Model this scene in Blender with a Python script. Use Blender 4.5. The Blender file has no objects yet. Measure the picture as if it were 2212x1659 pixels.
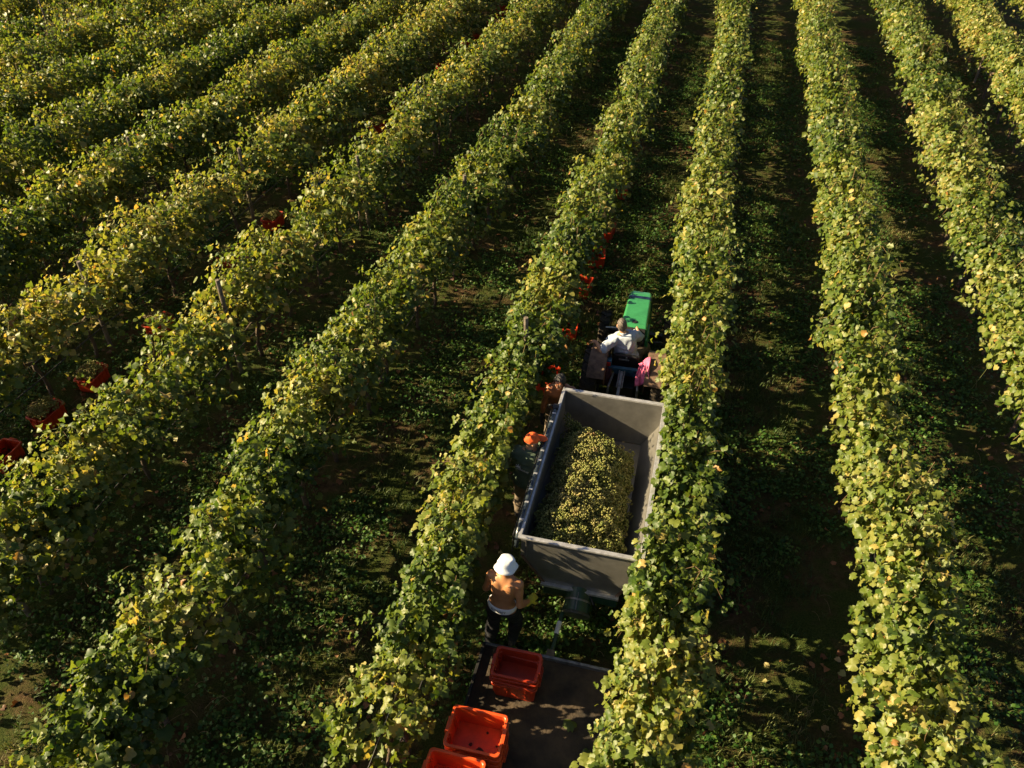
import bpy, math, random
import numpy as np
from mathutils import Vector, Matrix
R = math.radians
scene = bpy.context.scene
col = scene.collection

# ------------------------------------------------------------------ camera, sky, sun, exposure
CAM = (0.0, 0.0, 9.1)
PITCH, YAW = R(40.1), R(13.9)
cam_d = bpy.data.cameras.new("camera"); cam = bpy.data.objects.new("camera", cam_d); col.objects.link(cam)
cam.location = CAM; cam.rotation_euler = (math.pi/2-PITCH, 0, YAW)
cam_d.sensor_fit = 'HORIZONTAL'; cam_d.angle = 2*math.atan(1106/1700.0)
cam_d.clip_start = .1; cam_d.clip_end = 2000
scene.camera = cam

SUN_EL = R(26.5); SUN_AZ = R(12.0)          # the sun stands to the left of the rows and a little behind the camera
to_sun = Vector((-math.cos(SUN_AZ)*math.cos(SUN_EL), -math.sin(SUN_AZ)*math.cos(SUN_EL), math.sin(SUN_EL)))
world = bpy.data.worlds.new("World"); scene.world = world; world.use_nodes = True
wn = world.node_tree; wn.nodes.clear()
sky = wn.nodes.new('ShaderNodeTexSky'); sky.sky_type = 'NISHITA'; sky.sun_disc = False
sky.air_density = .4; sky.dust_density = 1.5; sky.ozone_density = .5
sky.sun_elevation = SUN_EL; sky.sun_rotation = math.atan2(to_sun.x, to_sun.y)
bg = wn.nodes.new('ShaderNodeBackground'); bg.inputs[1].default_value = .05
wo = wn.nodes.new('ShaderNodeOutputWorld')
wn.links.new(sky.outputs[0], bg.inputs[0]); wn.links.new(bg.outputs[0], wo.inputs[0])
sl = bpy.data.lights.new("sun", 'SUN'); sl.energy = 5.0; sl.angle = R(.5); sl.color = (1.0, .79, .46)
so = bpy.data.objects.new("sun", sl); col.objects.link(so); so.location = (-30, -8, 20)
so.rotation_euler = to_sun.to_track_quat('Z', 'Y').to_euler()
vs = scene.view_settings; vs.view_transform = 'Standard'; vs.look = 'None'; vs.gamma = 1; vs.exposure = 1.75
scene.render.resolution_x, scene.render.resolution_y = 1024, 768
scene.cycles.max_bounces = 6; scene.cycles.transparent_max_bounces = 4

# ------------------------------------------------------------------ helpers
def tag(o, label=None, cat=None, group=None, kind=None):
    if label: o['label'] = label
    if cat: o['category'] = cat
    if group: o['group'] = group
    if kind: o['kind'] = kind
    return o

def empty(name, loc=(0, 0, 0)):
    o = bpy.data.objects.new(name, None); col.objects.link(o); o.location = loc; o.empty_display_size = .1
    return o

def np_mesh(name, V, F, mat=None, parent=None, smooth=False, attrs=None, loc=None):
    """V (n,3) and F (m,k): k-sided faces, as ONE mesh object"""
    V = np.asarray(V, np.float32); F = np.asarray(F, np.int32); k = F.shape[1]
    me = bpy.data.meshes.new(name)
    me.vertices.add(len(V)); me.vertices.foreach_set('co', V.ravel())
    me.loops.add(F.size); me.loops.foreach_set('vertex_index', F.ravel())
    me.polygons.add(len(F)); me.polygons.foreach_set('loop_start', np.arange(0, F.size, k, dtype=np.int32))
    if smooth: me.polygons.foreach_set('use_smooth', np.ones(len(F), bool))
    for n, a in (attrs or {}).items():
        at = me.attributes.new(n, 'FLOAT', 'POINT'); at.data.foreach_set('value', np.asarray(a, np.float32))
    me.update(calc_edges=True)
    if mat: me.materials.append(mat)
    o = bpy.data.objects.new(name, me); col.objects.link(o)
    if parent: o.parent = parent
    if loc is not None: o.location = loc
    return o

class MB:
    """collects shapes and links them as one mesh object"""
    def __init__(s): s.v = []; s.f = []
    def add(s, V, F):
        b = len(s.v); s.v += [tuple(float(c) for c in p) for p in V]; s.f += [tuple(i+b for i in f) for f in F]; return s
    def box(s, c, d, rot=None, taper=None):
        x, y, z = d[0]/2, d[1]/2, d[2]/2; t = taper or (1, 1)
        P = [Vector((i*x*(t[0] if k < 0 else 1), j*y*(t[1] if k < 0 else 1), k*z)) for k in (-1, 1) for j in (-1, 1) for i in (-1, 1)]
        if rot is not None: P = [rot @ p for p in P]
        P = [p+Vector(c) for p in P]
        return s.add(P, [(0, 2, 3, 1), (4, 5, 7, 6), (0, 1, 5, 4), (2, 6, 7, 3), (0, 4, 6, 2), (1, 3, 7, 5)])
    def tube(s, pts, r, n=8, cap=True):
        pts = [Vector(p) for p in pts]; rr = r if isinstance(r, (list, tuple)) else [r]*len(pts)
        V = []; F = []; up = None
        for i, p in enumerate(pts):
            d = (pts[min(i+1, len(pts)-1)]-pts[max(i-1, 0)]).normalized()
            if up is None or abs(up.dot(d)) > .95: up = Vector((0, 0, 1)) if abs(d.z) < .9 else Vector((1, 0, 0))
            a = d.cross(up).normalized(); b = a.cross(d); up = b
            for j in range(n):
                t = 2*math.pi*j/n; V.append(p+(a*math.cos(t)+b*math.sin(t))*rr[i])
        for i in range(len(pts)-1):
            for j in range(n): F.append((i*n+j, i*n+(j+1) % n, (i+1)*n+(j+1) % n, (i+1)*n+j))
        if cap: F += [tuple(range(n))[::-1], tuple(range((len(pts)-1)*n, len(pts)*n))]
        return s.add(V, F)
    def lathe(s, prof, n=24, M=None, closed=False):
        """prof [(r, h)] about local z, placed by matrix M"""
        M = M or Matrix(); V = []; F = []; m = len(prof)
        for r, h in prof:
            for j in range(n):
                t = 2*math.pi*j/n; V.append(M @ Vector((r*math.cos(t), r*math.sin(t), h)))
        for i in range(m if closed else m-1):
            k = (i+1) % m
            for j in range(n): F.append((i*n+j, i*n+(j+1) % n, k*n+(j+1) % n, k*n+j))
        if not closed:
            if prof[0][0] > 1e-5: F.append(tuple(range(n))[::-1])
            if prof[-1][0] > 1e-5: F.append(tuple(range((m-1)*n, m*n)))
        return s.add(V, F)
    def loft(s, secs, cap=True):
        """secs: rings with the same number of points"""
        n = len(secs[0]); V = [p for q in secs for p in q]; F = []
        for i in range(len(secs)-1):
            for j in range(n): F.append((i*n+j, i*n+(j+1) % n, (i+1)*n+(j+1) % n, (i+1)*n+j))
        if cap: F += [tuple(range(n))[::-1], tuple(range((len(secs)-1)*n, len(secs)*n))]
        return s.add(V, F)
    def build(s, name, mat, parent=None, bevel=0, smooth=False, loc=None, seg=2):
        me = bpy.data.meshes.new(name); me.from_pydata(s.v, [], s.f); me.update(); me.materials.append(mat)
        o = bpy.data.objects.new(name, me); col.objects.link(o)
        if smooth:
            for p in me.polygons: p.use_smooth = True
        if parent: o.parent = parent
        if loc is not None: o.location = loc
        if bevel:
            b = o.modifiers.new("bevel", 'BEVEL'); b.width = bevel; b.segments = seg; b.limit_method = 'ANGLE'; b.angle_limit = R(35)
        return o

def copy_tree(o, parent=None):
    c = o.copy(); col.objects.link(c)
    if parent: c.parent = parent
    for ch in [x for x in KIDS.get(o.name, [])]: copy_tree(ch, c)
    return c
KIDS = {}
def note_kids(root):
    for o in list(col.objects):
        if o.parent: KIDS.setdefault(o.parent.name, []).append(o) if o not in KIDS.get(o.parent.name, []) else None

# ------------------------------------------------------------------ materials
def mat(name, color=(.5, .5, .5), rough=.6, metal=0., spec=.5, var=.0, scale=8., bump=0., color2=None, detail=6., bscale=None, coat=0.):
    m = bpy.data.materials.new(name); m.use_nodes = True; nt = m.node_tree; N = nt.nodes; L = nt.links
    p = N['Principled BSDF']; p.inputs['Roughness'].default_value = rough; p.inputs['Metallic'].default_value = metal
    p.inputs['Specular IOR Level'].default_value = spec; p.inputs['Coat Weight'].default_value = coat
    p.inputs['Base Color'].default_value = (*color, 1)
    tc = N.new('ShaderNodeTexCoord')
    if var or color2:
        no = N.new('ShaderNodeTexNoise'); no.inputs['Scale'].default_value = scale; no.inputs['Detail'].default_value = detail
        no.inputs['Roughness'].default_value = .65
        L.new(tc.outputs['Object'], no.inputs['Vector'])
        cr = N.new('ShaderNodeValToRGB'); cr.color_ramp.elements[0].position = .35; cr.color_ramp.elements[1].position = .65
        c2 = color2 or tuple(min(1, c*(1+var)) for c in color); c1 = color if color2 else tuple(c*(1-var) for c in color)
        cr.color_ramp.elements[0].color = (*c1, 1); cr.color_ramp.elements[1].color = (*c2, 1)
        L.new(no.outputs[0], cr.inputs[0]); L.new(cr.outputs[0], p.inputs['Base Color'])
        rr = N.new('ShaderNodeMapRange'); rr.inputs[3].default_value = max(0, rough-.12); rr.inputs[4].default_value = min(1, rough+.12)
        L.new(no.outputs[0], rr.inputs[0]); L.new(rr.outputs[0], p.inputs['Roughness'])
    if bump:
        nb = N.new('ShaderNodeTexNoise'); nb.inputs['Scale'].default_value = bscale or scale*6; nb.inputs['Detail'].default_value = 5
        L.new(tc.outputs['Object'], nb.inputs['Vector'])
        b = N.new('ShaderNodeBump'); b.inputs['Strength'].default_value = bump; b.inputs['Distance'].default_value = .02
        L.new(nb.outputs[0], b.inputs['Height']); L.new(b.outputs[0], p.inputs['Normal'])
    return m

def ramp_mat(name, stops, attr='tint', rough=.5, spec=.4, trans=.35, tcol=1.35, under=None, sheen=0.):
    """colour picked per leaf, blade or berry by a vertex attribute; light also passes through"""
    m = bpy.data.materials.new(name); m.use_nodes = True; nt = m.node_tree; N = nt.nodes; L = nt.links
    p = N['Principled BSDF']; p.inputs['Roughness'].default_value = rough; p.inputs['Specular IOR Level'].default_value = spec
    a = N.new('ShaderNodeAttribute'); a.attribute_name = attr
    cr = N.new('ShaderNodeValToRGB'); e = cr.color_ramp.elements
    e[0].position, e[0].color = stops[0][0], (*stops[0][1], 1); e[1].position, e[1].color = stops[-1][0], (*stops[-1][1], 1)
    for q, c in stops[1:-1]:
        x = e.new(q); x.color = (*c, 1)
    L.new(a.outputs['Fac'], cr.inputs[0]); c_out = cr.outputs[0]
    if under:
        g = N.new('ShaderNodeNewGeometry'); mx = N.new('ShaderNodeMix'); mx.data_type = 'RGBA'
        fm = N.new('ShaderNodeMath'); fm.operation = 'MULTIPLY'; fm.inputs[1].default_value = under[1]
        L.new(g.outputs['Backfacing'], fm.inputs[0]); L.new(fm.outputs[0], mx.inputs['Factor'])
        L.new(c_out, mx.inputs[6]); mx.inputs[7].default_value = (*under[0], 1); c_out = mx.outputs[2]
    L.new(c_out, p.inputs['Base Color'])
    if trans:
        t = N.new('ShaderNodeBsdfTranslucent'); mu = N.new('ShaderNodeMix'); mu.data_type = 'RGBA'; mu.blend_type = 'MULTIPLY'
        mu.inputs['Factor'].default_value = 1; L.new(cr.outputs[0], mu.inputs[6]); mu.inputs[7].default_value = (tcol*1.1, tcol, tcol*.45, 1)
        L.new(mu.outputs[2], t.inputs[0])
        ms = N.new('ShaderNodeMixShader'); ms.inputs[0].default_value = trans
        L.new(p.outputs[0], ms.inputs[1]); L.new(t.outputs[0], ms.inputs[2]); L.new(ms.outputs[0], N['Material Output'].inputs[0])
    return m

M_leaf = ramp_mat('vine_leaf', [(0, (.018, .040, .004)), (.26, (.045, .085, .009)), (.5, (.108, .148, .020)), (.74, (.205, .21, .045)), (.88, (.36, .29, .09)), (.95, (.38, .23, .06)), (1, (.20, .085, .025))],
                  rough=.48, spec=.42, trans=.38, tcol=1.7, under=((.20, .24, .12), .45))
M_grass = ramp_mat('grass_blade', [(0, (.018, .045, .006)), (.45, (.045, .085, .012)), (.75, (.11, .12, .03)), (1, (.26, .2, .09))], rough=.6, trans=.25)
M_weed = ramp_mat('weed_leaf', [(0, (.014, .055, .006)), (.5, (.04, .11, .014)), (1, (.11, .17, .025))], rough=.55, trans=.3)
M_fallen = ramp_mat('fallen_leaf', [(0, (.05, .022, .012)), (.35, (.14, .055, .02)), (.6, (.28, .12, .05)), (.8, (.34, .24, .12)), (.92, (.22, .24, .08)), (1, (.07, .13, .03))], rough=.6, trans=.15)
M_straw = ramp_mat('dry_stalk', [(0, (.09, .055, .025)), (1, (.28, .2, .1))], rough=.7, trans=.1)
M_cane = ramp_mat('vine_cane', [(0, (.10, .055, .025)), (.6, (.2, .13, .06)), (1, (.14, .16, .05))], rough=.6, trans=0)
M_bark = mat('bark', (.05, .034, .022), .9, color2=(.12, .085, .06), scale=14, bump=.8)
M_post = mat('weathered_wood', (.085, .066, .048), .85, color2=(.2, .165, .125), scale=9, bump=.5)
M_wire = mat('wire', (.25, .24, .22), .4, .9)
M_hose = mat('black_hose', (.012, .012, .012), .5)
M_steel = mat('stainless', (.21, .205, .19), .34, .55, var=.15, scale=5, bump=.03, bscale=180)
M_rim = mat('bright_steel', (.55, .55, .55), .32, .6, var=.2, scale=14)
M_cover = mat('dark_roll', (.03, .04, .05), .22, .2, spec=.8, var=.4, scale=9)
M_dgreen = mat('dark_green_paint', (.012, .045, .026), .45, var=.4, scale=7, coat=.2)
M_green = mat('tractor_green', (.035, .215, .075), .33, var=.12, scale=5, coat=.35, bump=.02)
M_stripe = mat('blue_stripe', (.008, .022, .055), .4)
M_black = mat('black_plastic', (.012, .012, .013), .5, var=.4, scale=12)
M_tyre = mat('tyre', (.014, .013, .012), .85, color2=(.06, .045, .03), scale=9, bump=.4)
M_wheelrim = mat('wheel_rim', (.30, .27, .2), .6, var=.3)
M_fender = mat('rusty_fender', (.075, .042, .028), .75, color2=(.19, .12, .08), scale=9, bump=.15)
M_blue = mat('blue_paint', (.02, .075, .13), .5, var=.5, scale=10)
M_red = mat('red_lens', (.5, .04, .03), .25)
M_grey = mat('grey_metal', (.2, .2, .2), .45, .6, var=.4, scale=15)
M_orange = mat('orange_plastic', (.42, .036, .008), .42, var=.18, scale=6, bump=.06, bscale=40)
M_orange2 = mat('faded_orange_plastic', (.62, .075, .012), .42, var=.16, scale=6, bump=.06, bscale=40)
M_bluep = mat('blue_plastic', (.01, .07, .25), .4, var=.2)
M_greyp = mat('grey_blue_plastic', (.13, .2, .26), .5, var=.2)
M_pink = mat('pink_cloth', (.50, .10, .20), .85, var=.25, scale=20, bump=.2)
M_maroon = mat('maroon_cloth', (.09, .03, .035), .85, var=.3, scale=20, bump=.2)
M_deck = mat('muddy_deck', (.008, .007, .006), .85, color2=(.085, .058, .034), scale=2.2, bump=.5, bscale=30)  # brown blotches: mud, plus sunlit patches put into the colour
M_white = mat('white_paint', (.7, .7, .7), .5, var=.1)
M_skin = mat('tanned_skin', (.36, .165, .07), .5, var=.12, scale=12, bump=.04, bscale=60)
M_skin2 = mat('light_skin', (.42, .22, .12), .5, var=.12, scale=12)
M_skin3 = mat('brown_skin', (.30, .115, .05), .48, var=.12, scale=12)
M_hair = mat('black_hair', (.006, .005, .005), .45, bump=.6, bscale=90)
M_hairg = mat('grey_brown_hair', (.04, .03, .024), .6, color2=(.15, .125, .105), scale=40, bump=.5, bscale=90)
M_hat = mat('white_hat', (.68, .72, .74), .85, var=.06, scale=20, bump=.1)
M_cap = mat('orange_cap', (.62, .09, .01), .8, var=.15, scale=20, bump=.1)
M_sweat = mat('green_sweatshirt', (.065, .10, .07), .9, var=.18, scale=10, bump=.2)
M_navy = mat('navy_trousers', (.008, .009, .014), .85, var=.4, scale=10, bump=.2)
M_khaki = mat('khaki_trousers', (.15, .115, .08), .9, var=.25, scale=10, bump=.2)
M_olive = mat('olive_trousers', (.13, .10, .07), .9, var=.3, scale=10, bump=.3)
M_glove = mat('yellow_glove', (.45, .40, .03), .8, var=.2, scale=30)
M_dglove = mat('dark_glove', (.015, .015, .018), .8)
M_shoe = mat('dark_shoe', (.03, .024, .02), .8, var=.4)
M_lip = mat('lip', (.28, .08, .06), .5)
M_eye = mat('eye_white', (.6, .57, .53), .3)
M_band = mat('white_waistband', (.72, .74, .8), .8)
M_ink = mat('ink', (.01, .012, .05), .7)
M_print = mat('pale_print', (.62, .62, .66), .8)

def shirt_material():
    m = mat('striped_shirt', (.62, .66, .72), .85, bump=.15, scale=8)
    nt = m.node_tree; N = nt.nodes; L = nt.links; p = N['Principled BSDF']
    tc = N.new('ShaderNodeTexCoord'); w = N.new('ShaderNodeTexWave'); w.inputs['Scale'].default_value = 22; w.bands_direction = 'X'
    cr = N.new('ShaderNodeValToRGB'); cr.color_ramp.elements[0].color = (.20, .28, .42, 1); cr.color_ramp.elements[0].position = .15
    cr.color_ramp.elements[1].color = (.50, .54, .60, 1); cr.color_ramp.elements[1].position = .6
    L.new(tc.outputs['Object'], w.inputs[0]); L.new(w.outputs[0], cr.inputs[0]); L.new(cr.outputs[0], p.inputs['Base Color'])
    return m
M_shirt = shirt_material()

def soil_material():
    m = bpy.data.materials.new('soil'); m.use_nodes = True; nt = m.node_tree; N = nt.nodes; L = nt.links
    p = N['Principled BSDF']; p.inputs['Roughness'].default_value = .95; p.inputs['Specular IOR Level'].default_value = .1
    tc = N.new('ShaderNodeTexCoord')
    def noise(sc, det=8):
        n = N.new('ShaderNodeTexNoise'); n.inputs['Scale'].default_value = sc; n.inputs['Detail'].default_value = det; n.inputs['Roughness'].default_value = .7
        L.new(tc.outputs['Object'], n.inputs['Vector']); return n
    def ramp(src, a, ca, b, cb):
        r = N.new('ShaderNodeValToRGB'); e = r.color_ramp.elements; e[0].position, e[0].color = a, (*ca, 1); e[1].position, e[1].color = b, (*cb, 1)
        L.new(src, r.inputs[0]); return r
    n1, n2, n3 = noise(9), noise(1.1), noise(45, 4)
    soil = ramp(n1.outputs[0], .3, (.028, .017, .009), .74, (.15, .095, .05))
    turf = ramp(n3.outputs[0], .3, (.014, .032, .005), .75, (.085, .10, .025))
    patch = ramp(n2.outputs[0], .38, (0, 0, 0), .54, (1, 1, 1))
    mx = N.new('ShaderNodeMix'); mx.data_type = 'RGBA'; L.new(patch.outputs[0], mx.inputs['Factor'])
    L.new(soil.outputs[0], mx.inputs[6]); L.new(turf.outputs[0], mx.inputs[7]); L.new(mx.outputs[2], p.inputs['Base Color'])
    b = N.new('ShaderNodeBump'); b.inputs['Strength'].default_value = .9; b.inputs['Distance'].default_value = .05
    ad = N.new('ShaderNodeMath'); ad.operation = 'ADD'; L.new(n1.outputs[0], ad.inputs[0]); L.new(n3.outputs[0], ad.inputs[1])
    L.new(ad.outputs[0], b.inputs['Height']); L.new(b.outputs[0], p.inputs['Normal'])
    return m
M_soil = soil_material()

# ------------------------------------------------------------------ the vineyard's plan: x across the rows, y along them
FAR = np.array([-40, 3, 8, 13, 18, 24, 30, 60.])
def line(*q): return lambda s: np.interp(s, FAR, q)
ROW = {
 'D': line(8.3, 8.3, 8.3, 8.3, 8.35, 8.45, 8.5, 8.9), 'E': line(10.9, 10.9, 10.9, 10.9, 10.9, 11, 11.1, 11.5),
 'C': line(5.7, 5.7, 5.75, 5.75, 5.75, 5.85, 6.0, 6.3), 'B': line(3.16, 3.16, 3.1, 3.1, 3.13, 3.17, 3.2, 3.3),
 'A': line(.42, .42, .42, .40, .38, .42, .5, .6), 'Z': line(-2.2, -2.2, -2.17, -2.02, -1.9, -1.82, -1.85, -1.8),
 'Y': line(-5.0, -5.0, -4.88, -4.68, -4.4, -4.25, -4.1, -3.7), 'X': line(-7.7, -7.65, -7.45, -7.3, -6.98, -6.6, -6.15, -5.0),
 'W': line(-10.4, -10.4, -10.3, -9.95, -9.65, -9.3, -8.9, -7.8), 'V': line(-13.2, -13.2, -13.0, -12.55, -12.1, -11.6, -11.0, -9.5),
 'U': line(-15.8, -15.8, -15.6, -15.2, -14.7, -14.2, -13.5, -12), 'T': line(-18.3, -18.3, -18.1, -17.7, -17.2, -16.6, -15.8, -14),
 'S': line(-20.8, -20.8, -20.6, -20.2, -19.7, -19.1, -18.2, -16), 'Q': line(-23.3, -23.3, -23.1, -22.7, -22.2, -21.5, -20.5, -18.5),
 'P': line(-25.8, -25.8, -25.6, -25.2, -24.7, -24, -23, -21), 'O': line(-28.3, -28.3, -28.1, -27.7, -27.2, -26.5, -25.5, -23)}
def in_view(x, y, z, l=90, r=90, t=60, b=90):
    """is a place inside the photographed field (with margins, in photo pixels of a 2212 wide copy)? used only to decide how far rows and grass need to go"""
    ca, sa = math.cos(YAW), math.sin(YAW); cp, sp = math.cos(PITCH), math.sin(PITCH)
    X = x*ca+y*sa; Y = -x*sa+y*ca; Z = z-CAM[2]
    d = Y*cp-Z*sp; u = 1106+1700*X/np.maximum(d, .1); v = 829.5-1700*(Y*sp+Z*cp)/np.maximum(d, .1)
    return (d > .5) & (u > -l) & (u < 2212+r) & (v > -t) & (v < 1659+b)

def snoise(rng, s, step, lo=-60, hi=80):
    k = np.arange(lo, hi, step); return np.interp(s, k, rng.uniform(-1, 1, len(k)))

# ------------------------------------------------------------------ leaves
def leaf_template(lod):
    if lod == 0:
        h = [(.15, .52), (.27, .38), (.44, .38), (.46, .18), (.53, .02), (.44, -.22), (.22, -.38)]
        out = [(0, .64)]+h+[(0, -.16)]+[(-v, u) for v, u in h[::-1]]
    elif lod == 1:
        h = [(.30, .38), (.50, .04), (.26, -.36)]
        out = [(0, .62)]+h+[(0, -.2)]+[(-v, u) for v, u in h[::-1]]
    else:
        out = [(0, .6), (.5, .1), (.2, -.36), (-.2, -.36), (-.5, .1)]
    P = np.array([(0, 0.02)]+out); n = len(out)
    F = np.array([(0, 1+(j+1) % n, 1+j) for j in range(n)])
    return P, F
TEMPL = [leaf_template(i) for i in range(3)]
def unit(a): return a/np.maximum(np.linalg.norm(a, axis=-1, keepdims=True), 1e-9)
def leaves(rng, pos, nrm, tip, size, tint, lod, curl=.75):
    """one small folded, drooping vine leaf per row of pos; returns vertices, triangles, tint"""
    P, F = TEMPL[lod]; n = len(pos); k = len(P)
    nrm = unit(nrm); tip = unit(tip-(tip*nrm).sum(1, keepdims=True)*nrm); lat = np.cross(tip, nrm)
    cu = rng.normal(curl, .25, (n, 1)); fo = rng.normal(.25, .25, (n, 1)); wav = rng.uniform(-.14, .14, (n, k)); wav[:, 0] = 0
    v = P[None, :, 0]; u = P[None, :, 1]
    w = -cu*(u-.05)**2*1.1+fo*np.abs(v)*.55-.12*v*v+wav
    asp = rng.uniform(.82, 1.08, (n, 1))
    V = pos[:, None]+size[:, None, None]*((v*asp)[..., None]*lat[:, None]+u[..., None]*tip[:, None]+w[..., None]*nrm[:, None])
    Fa = (F[None]+(np.arange(n)*k)[:, None, None]).reshape(-1, 3)
    return V.reshape(-1, 3), Fa, np.repeat(tint, k)
def join(parts):
    V = []; F = []; T = []; b = 0
    for v, f, t in parts:
        V.append(v); F.append(f+b); T.append(t); b += len(v)
    return np.concatenate(V), np.concatenate(F), np.concatenate(T)

SUNW = np.array(to_sun)
def thin_tubes(P, r, tint):
    """P (n,k,3) centre lines -> triangular tubes"""
    n, k, _ = P.shape; d = unit(np.gradient(P, axis=1)); a = unit(np.cross(d, np.array([.3, .2, .93]))); b = np.cross(d, a)
    V = np.stack([P+r*(a*math.cos(t)+b*math.sin(t)) for t in (0, 2.094, 4.189)], 2)
    i = np.arange(n)[:, None, None]*k*3+np.arange(k-1)[None, :, None]*3+np.arange(3)[None, None]; j = np.arange(n)[:, None, None]*k*3+np.arange(k-1)[None, :, None]*3+(np.arange(3)[None, None]+1) % 3
    F = np.concatenate([np.stack([i, j, j+3], -1).reshape(-1, 3), np.stack([i, j+3, i+3], -1).reshape(-1, 3)])
    return V.reshape(-1, 3), F, np.repeat(tint, k*3)

trunk_me = []
for i in range(4):
    rr = random.Random(i); m = MB(); x = y = 0; pts = []; rad = []
    for k in range(8):
        z = k*.12; pts.append((x, y, z-.03)); rad.append(.042-.002*k+rr.uniform(-.006, .006)); x += rr.uniform(-.022, .022); y += rr.uniform(-.04, .04)
    m.tube(pts, rad, 8)
    for sgn in (-1, 1): m.tube([pts[-1], (x+rr.uniform(-.03, .03), y+sgn*.2, .88), (x, y+sgn*.5, .86+rr.uniform(-.03, .03))], [.03, .024, .016], 6)
    o = m.build('trunk', M_bark, smooth=True); trunk_me.append(o.data); bpy.data.objects.remove(o)

ROW_LEAVES = {}; CRATE_Y = {'Z': (18.3, 16.1, 14.95, 13.7, 12.25, 10.6), 'W': (13, 14.75, 10.4, 8.7, 7.65, 6.65, 22.2, 20.6, 31.2, 29.5, 28.2, 33)}
def vine_row(key, label, seed, dens=27., top=1.86, yellow=0., half=.33, skirt=430, low=.5, fruit=.6, gaps=(), keep=None, extra=None, tops=None):
    rng = np.random.default_rng(seed); q = ROW[key]
    ss = np.arange(-4, 46, .5); vis = np.zeros(len(ss), bool)
    for z in (0, 1, 2):
        for dx in (-.4, .4): vis |= in_view(q(ss)+dx, ss, z, l=430, r=40, t=150, b=330)
    if not vis.any(): return
    s0, s1 = ss[vis].min()-.3, ss[vis].max()+.3
    root = empty('vine_row', (float(q(s0)), s0, 0)); base = np.array(root.location)
    tag(root, label, 'vine row', 'rows of the vineyard')
    n = int((s1-s0)*dens*1.25); s = rng.uniform(s0, s1, n)
    vig = 1+.22*snoise(rng, s, 1.1)+.25*snoise(rng, s, .45)
    for a, b, amt in gaps: vig = np.where((s > a) & (s < b), vig*amt, vig)
    s = s[rng.uniform(0, 1.35, n) < vig]; n = len(s)
    H = top+.20*snoise(rng, s, 1.1)+.15*snoise(rng, s, .45)+rng.normal(0, .08, n)
    for a, b, dh in (tops or ()): H = np.where((s > a) & (s < b), H+dh, H)
    K = 17; u = (np.arange(K)+.5)/K; u = u[None]
    side = rng.choice([-1., 1.], n)[:, None]; z0 = rng.normal(.84, .1, n)[:, None]; w0 = rng.normal(0, .06, n)[:, None]
    drp = (rng.uniform(0, 1, n) < .38)[:, None]; wild = (rng.uniform(0, 1, n) < .12)[:, None]
    Hn = H[:, None]+wild*rng.uniform(.15, .4, (n, 1))
    hw = (1+.35*snoise(rng, s, .8)+.2*snoise(rng, s, .3))[:, None]
    lean = rng.uniform(.02, half*.95, (n, 1))*hw; bell = snoise(rng, s, .9)[:, None]*.07
    w_up = w0+side*lean*u**.8+bell*u; z_up = z0+(Hn-z0)*u
    pk = rng.uniform(.45, .75, (n, 1)); z_dr = z0+(H[:, None]-.08-z0)*(1-((u-pk)/pk)**2*np.where(u < pk, 1, rng.uniform(.7, 1.6, (n, 1))))
    w_dr = w0+side*(.04+(half+.12)*hw*u**1.5)+bell*u
    w = np.where(drp, w_dr, w_up); z = np.where(drp, z_dr, z_up)
    y = s[:, None]+rng.normal(0, .16, (n, 1))*u+.03*np.sin(9*u+rng.uniform(0, 6, (n, 1)))
    w = w+.025*np.sin(7*u+rng.uniform(0, 6, (n, 1)))
    wig = (.10*snoise(rng, s, 1.15)+.05*snoise(rng, s, .5)); cw = np.interp(np.arange(-6, 50, .1), *(lambda o: (s[o], wig[o]))(np.argsort(s)))
    x = q(y)+w+wig[:, None]; path = np.stack([x, y, z], -1)
    # leaves along the shoots
    lp = path.reshape(-1, 3); uu = np.repeat(u, n, 0).ravel(); ws = w.ravel()
    out = np.sign(ws+rng.normal(0, .12, len(ws)))
    # side-shoot leaves filling the canopy's skin, in clumps
    m = int((s1-s0)*skirt*1.3); es = rng.uniform(s0, s1, m)
    ez = rng.triangular(low, 1.3, 1.85, m)+.1*snoise(rng, es, .7); eo = rng.choice([-1., 1.], m)
    ew = eo*(half*rng.uniform(.5, 1.2, m)*(1+.4*snoise(rng, es*1.3+eo*9+ez, .5)))*np.where(ez > 1.5, .8, 1)
    f = np.clip(.5+.75*snoise(rng, es*1.0+ez*3.1+eo*17, .28), 0, 1); g = np.ones(m)
    for a, b, amt in gaps: g = np.where((es > a) & (es < b), g*amt, g)
    ok = (rng.uniform(0, .8, m) < f*g); es, ez, eo, ew = es[ok], ez[ok], eo[ok], ew[ok]
    lp = np.concatenate([lp, np.stack([q(es)+ew+np.interp(es, np.arange(-6, 50, .1), cw), es, ez], -1)]); uu = np.concatenate([uu, rng.uniform(.2, .8, len(es))]); out = np.concatenate([out, eo])
    # inner leaves that shut the light out of the canopy
    m = int((s1-s0)*170); es = rng.uniform(s0, s1, m); g = np.ones(m)
    for a, b, amt in gaps: g = np.where((es > a) & (es < b), g*amt*.6, g)
    es = es[rng.uniform(0, 1, m) < g]; m = len(es); ez = rng.uniform(1.0, top-.14, m)+.1*snoise(rng, es, 1.1)
    lp = np.concatenate([lp, np.stack([q(es)+np.interp(es, np.arange(-6, 50, .1), cw)+rng.normal(0, .09, m), es, ez], -1)]); uu = np.concatenate([uu, rng.uniform(0, .2, m)]); out = np.concatenate([out, rng.choice([-1., 1.], m)])
    # picked fruit zone: see-through in places
    hole = (lp[:, 2] > .3) & (lp[:, 2] < 1.0+.12*snoise(rng, lp[:, 1], .4)) & (rng.uniform(0, 1, len(lp)) > np.clip(fruit+.7*snoise(rng, lp[:, 1]*1.0, .26), .03, 1))
    lp, uu, out = lp[~hole], uu[~hole], out[~hole]
    N = len(lp)
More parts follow.
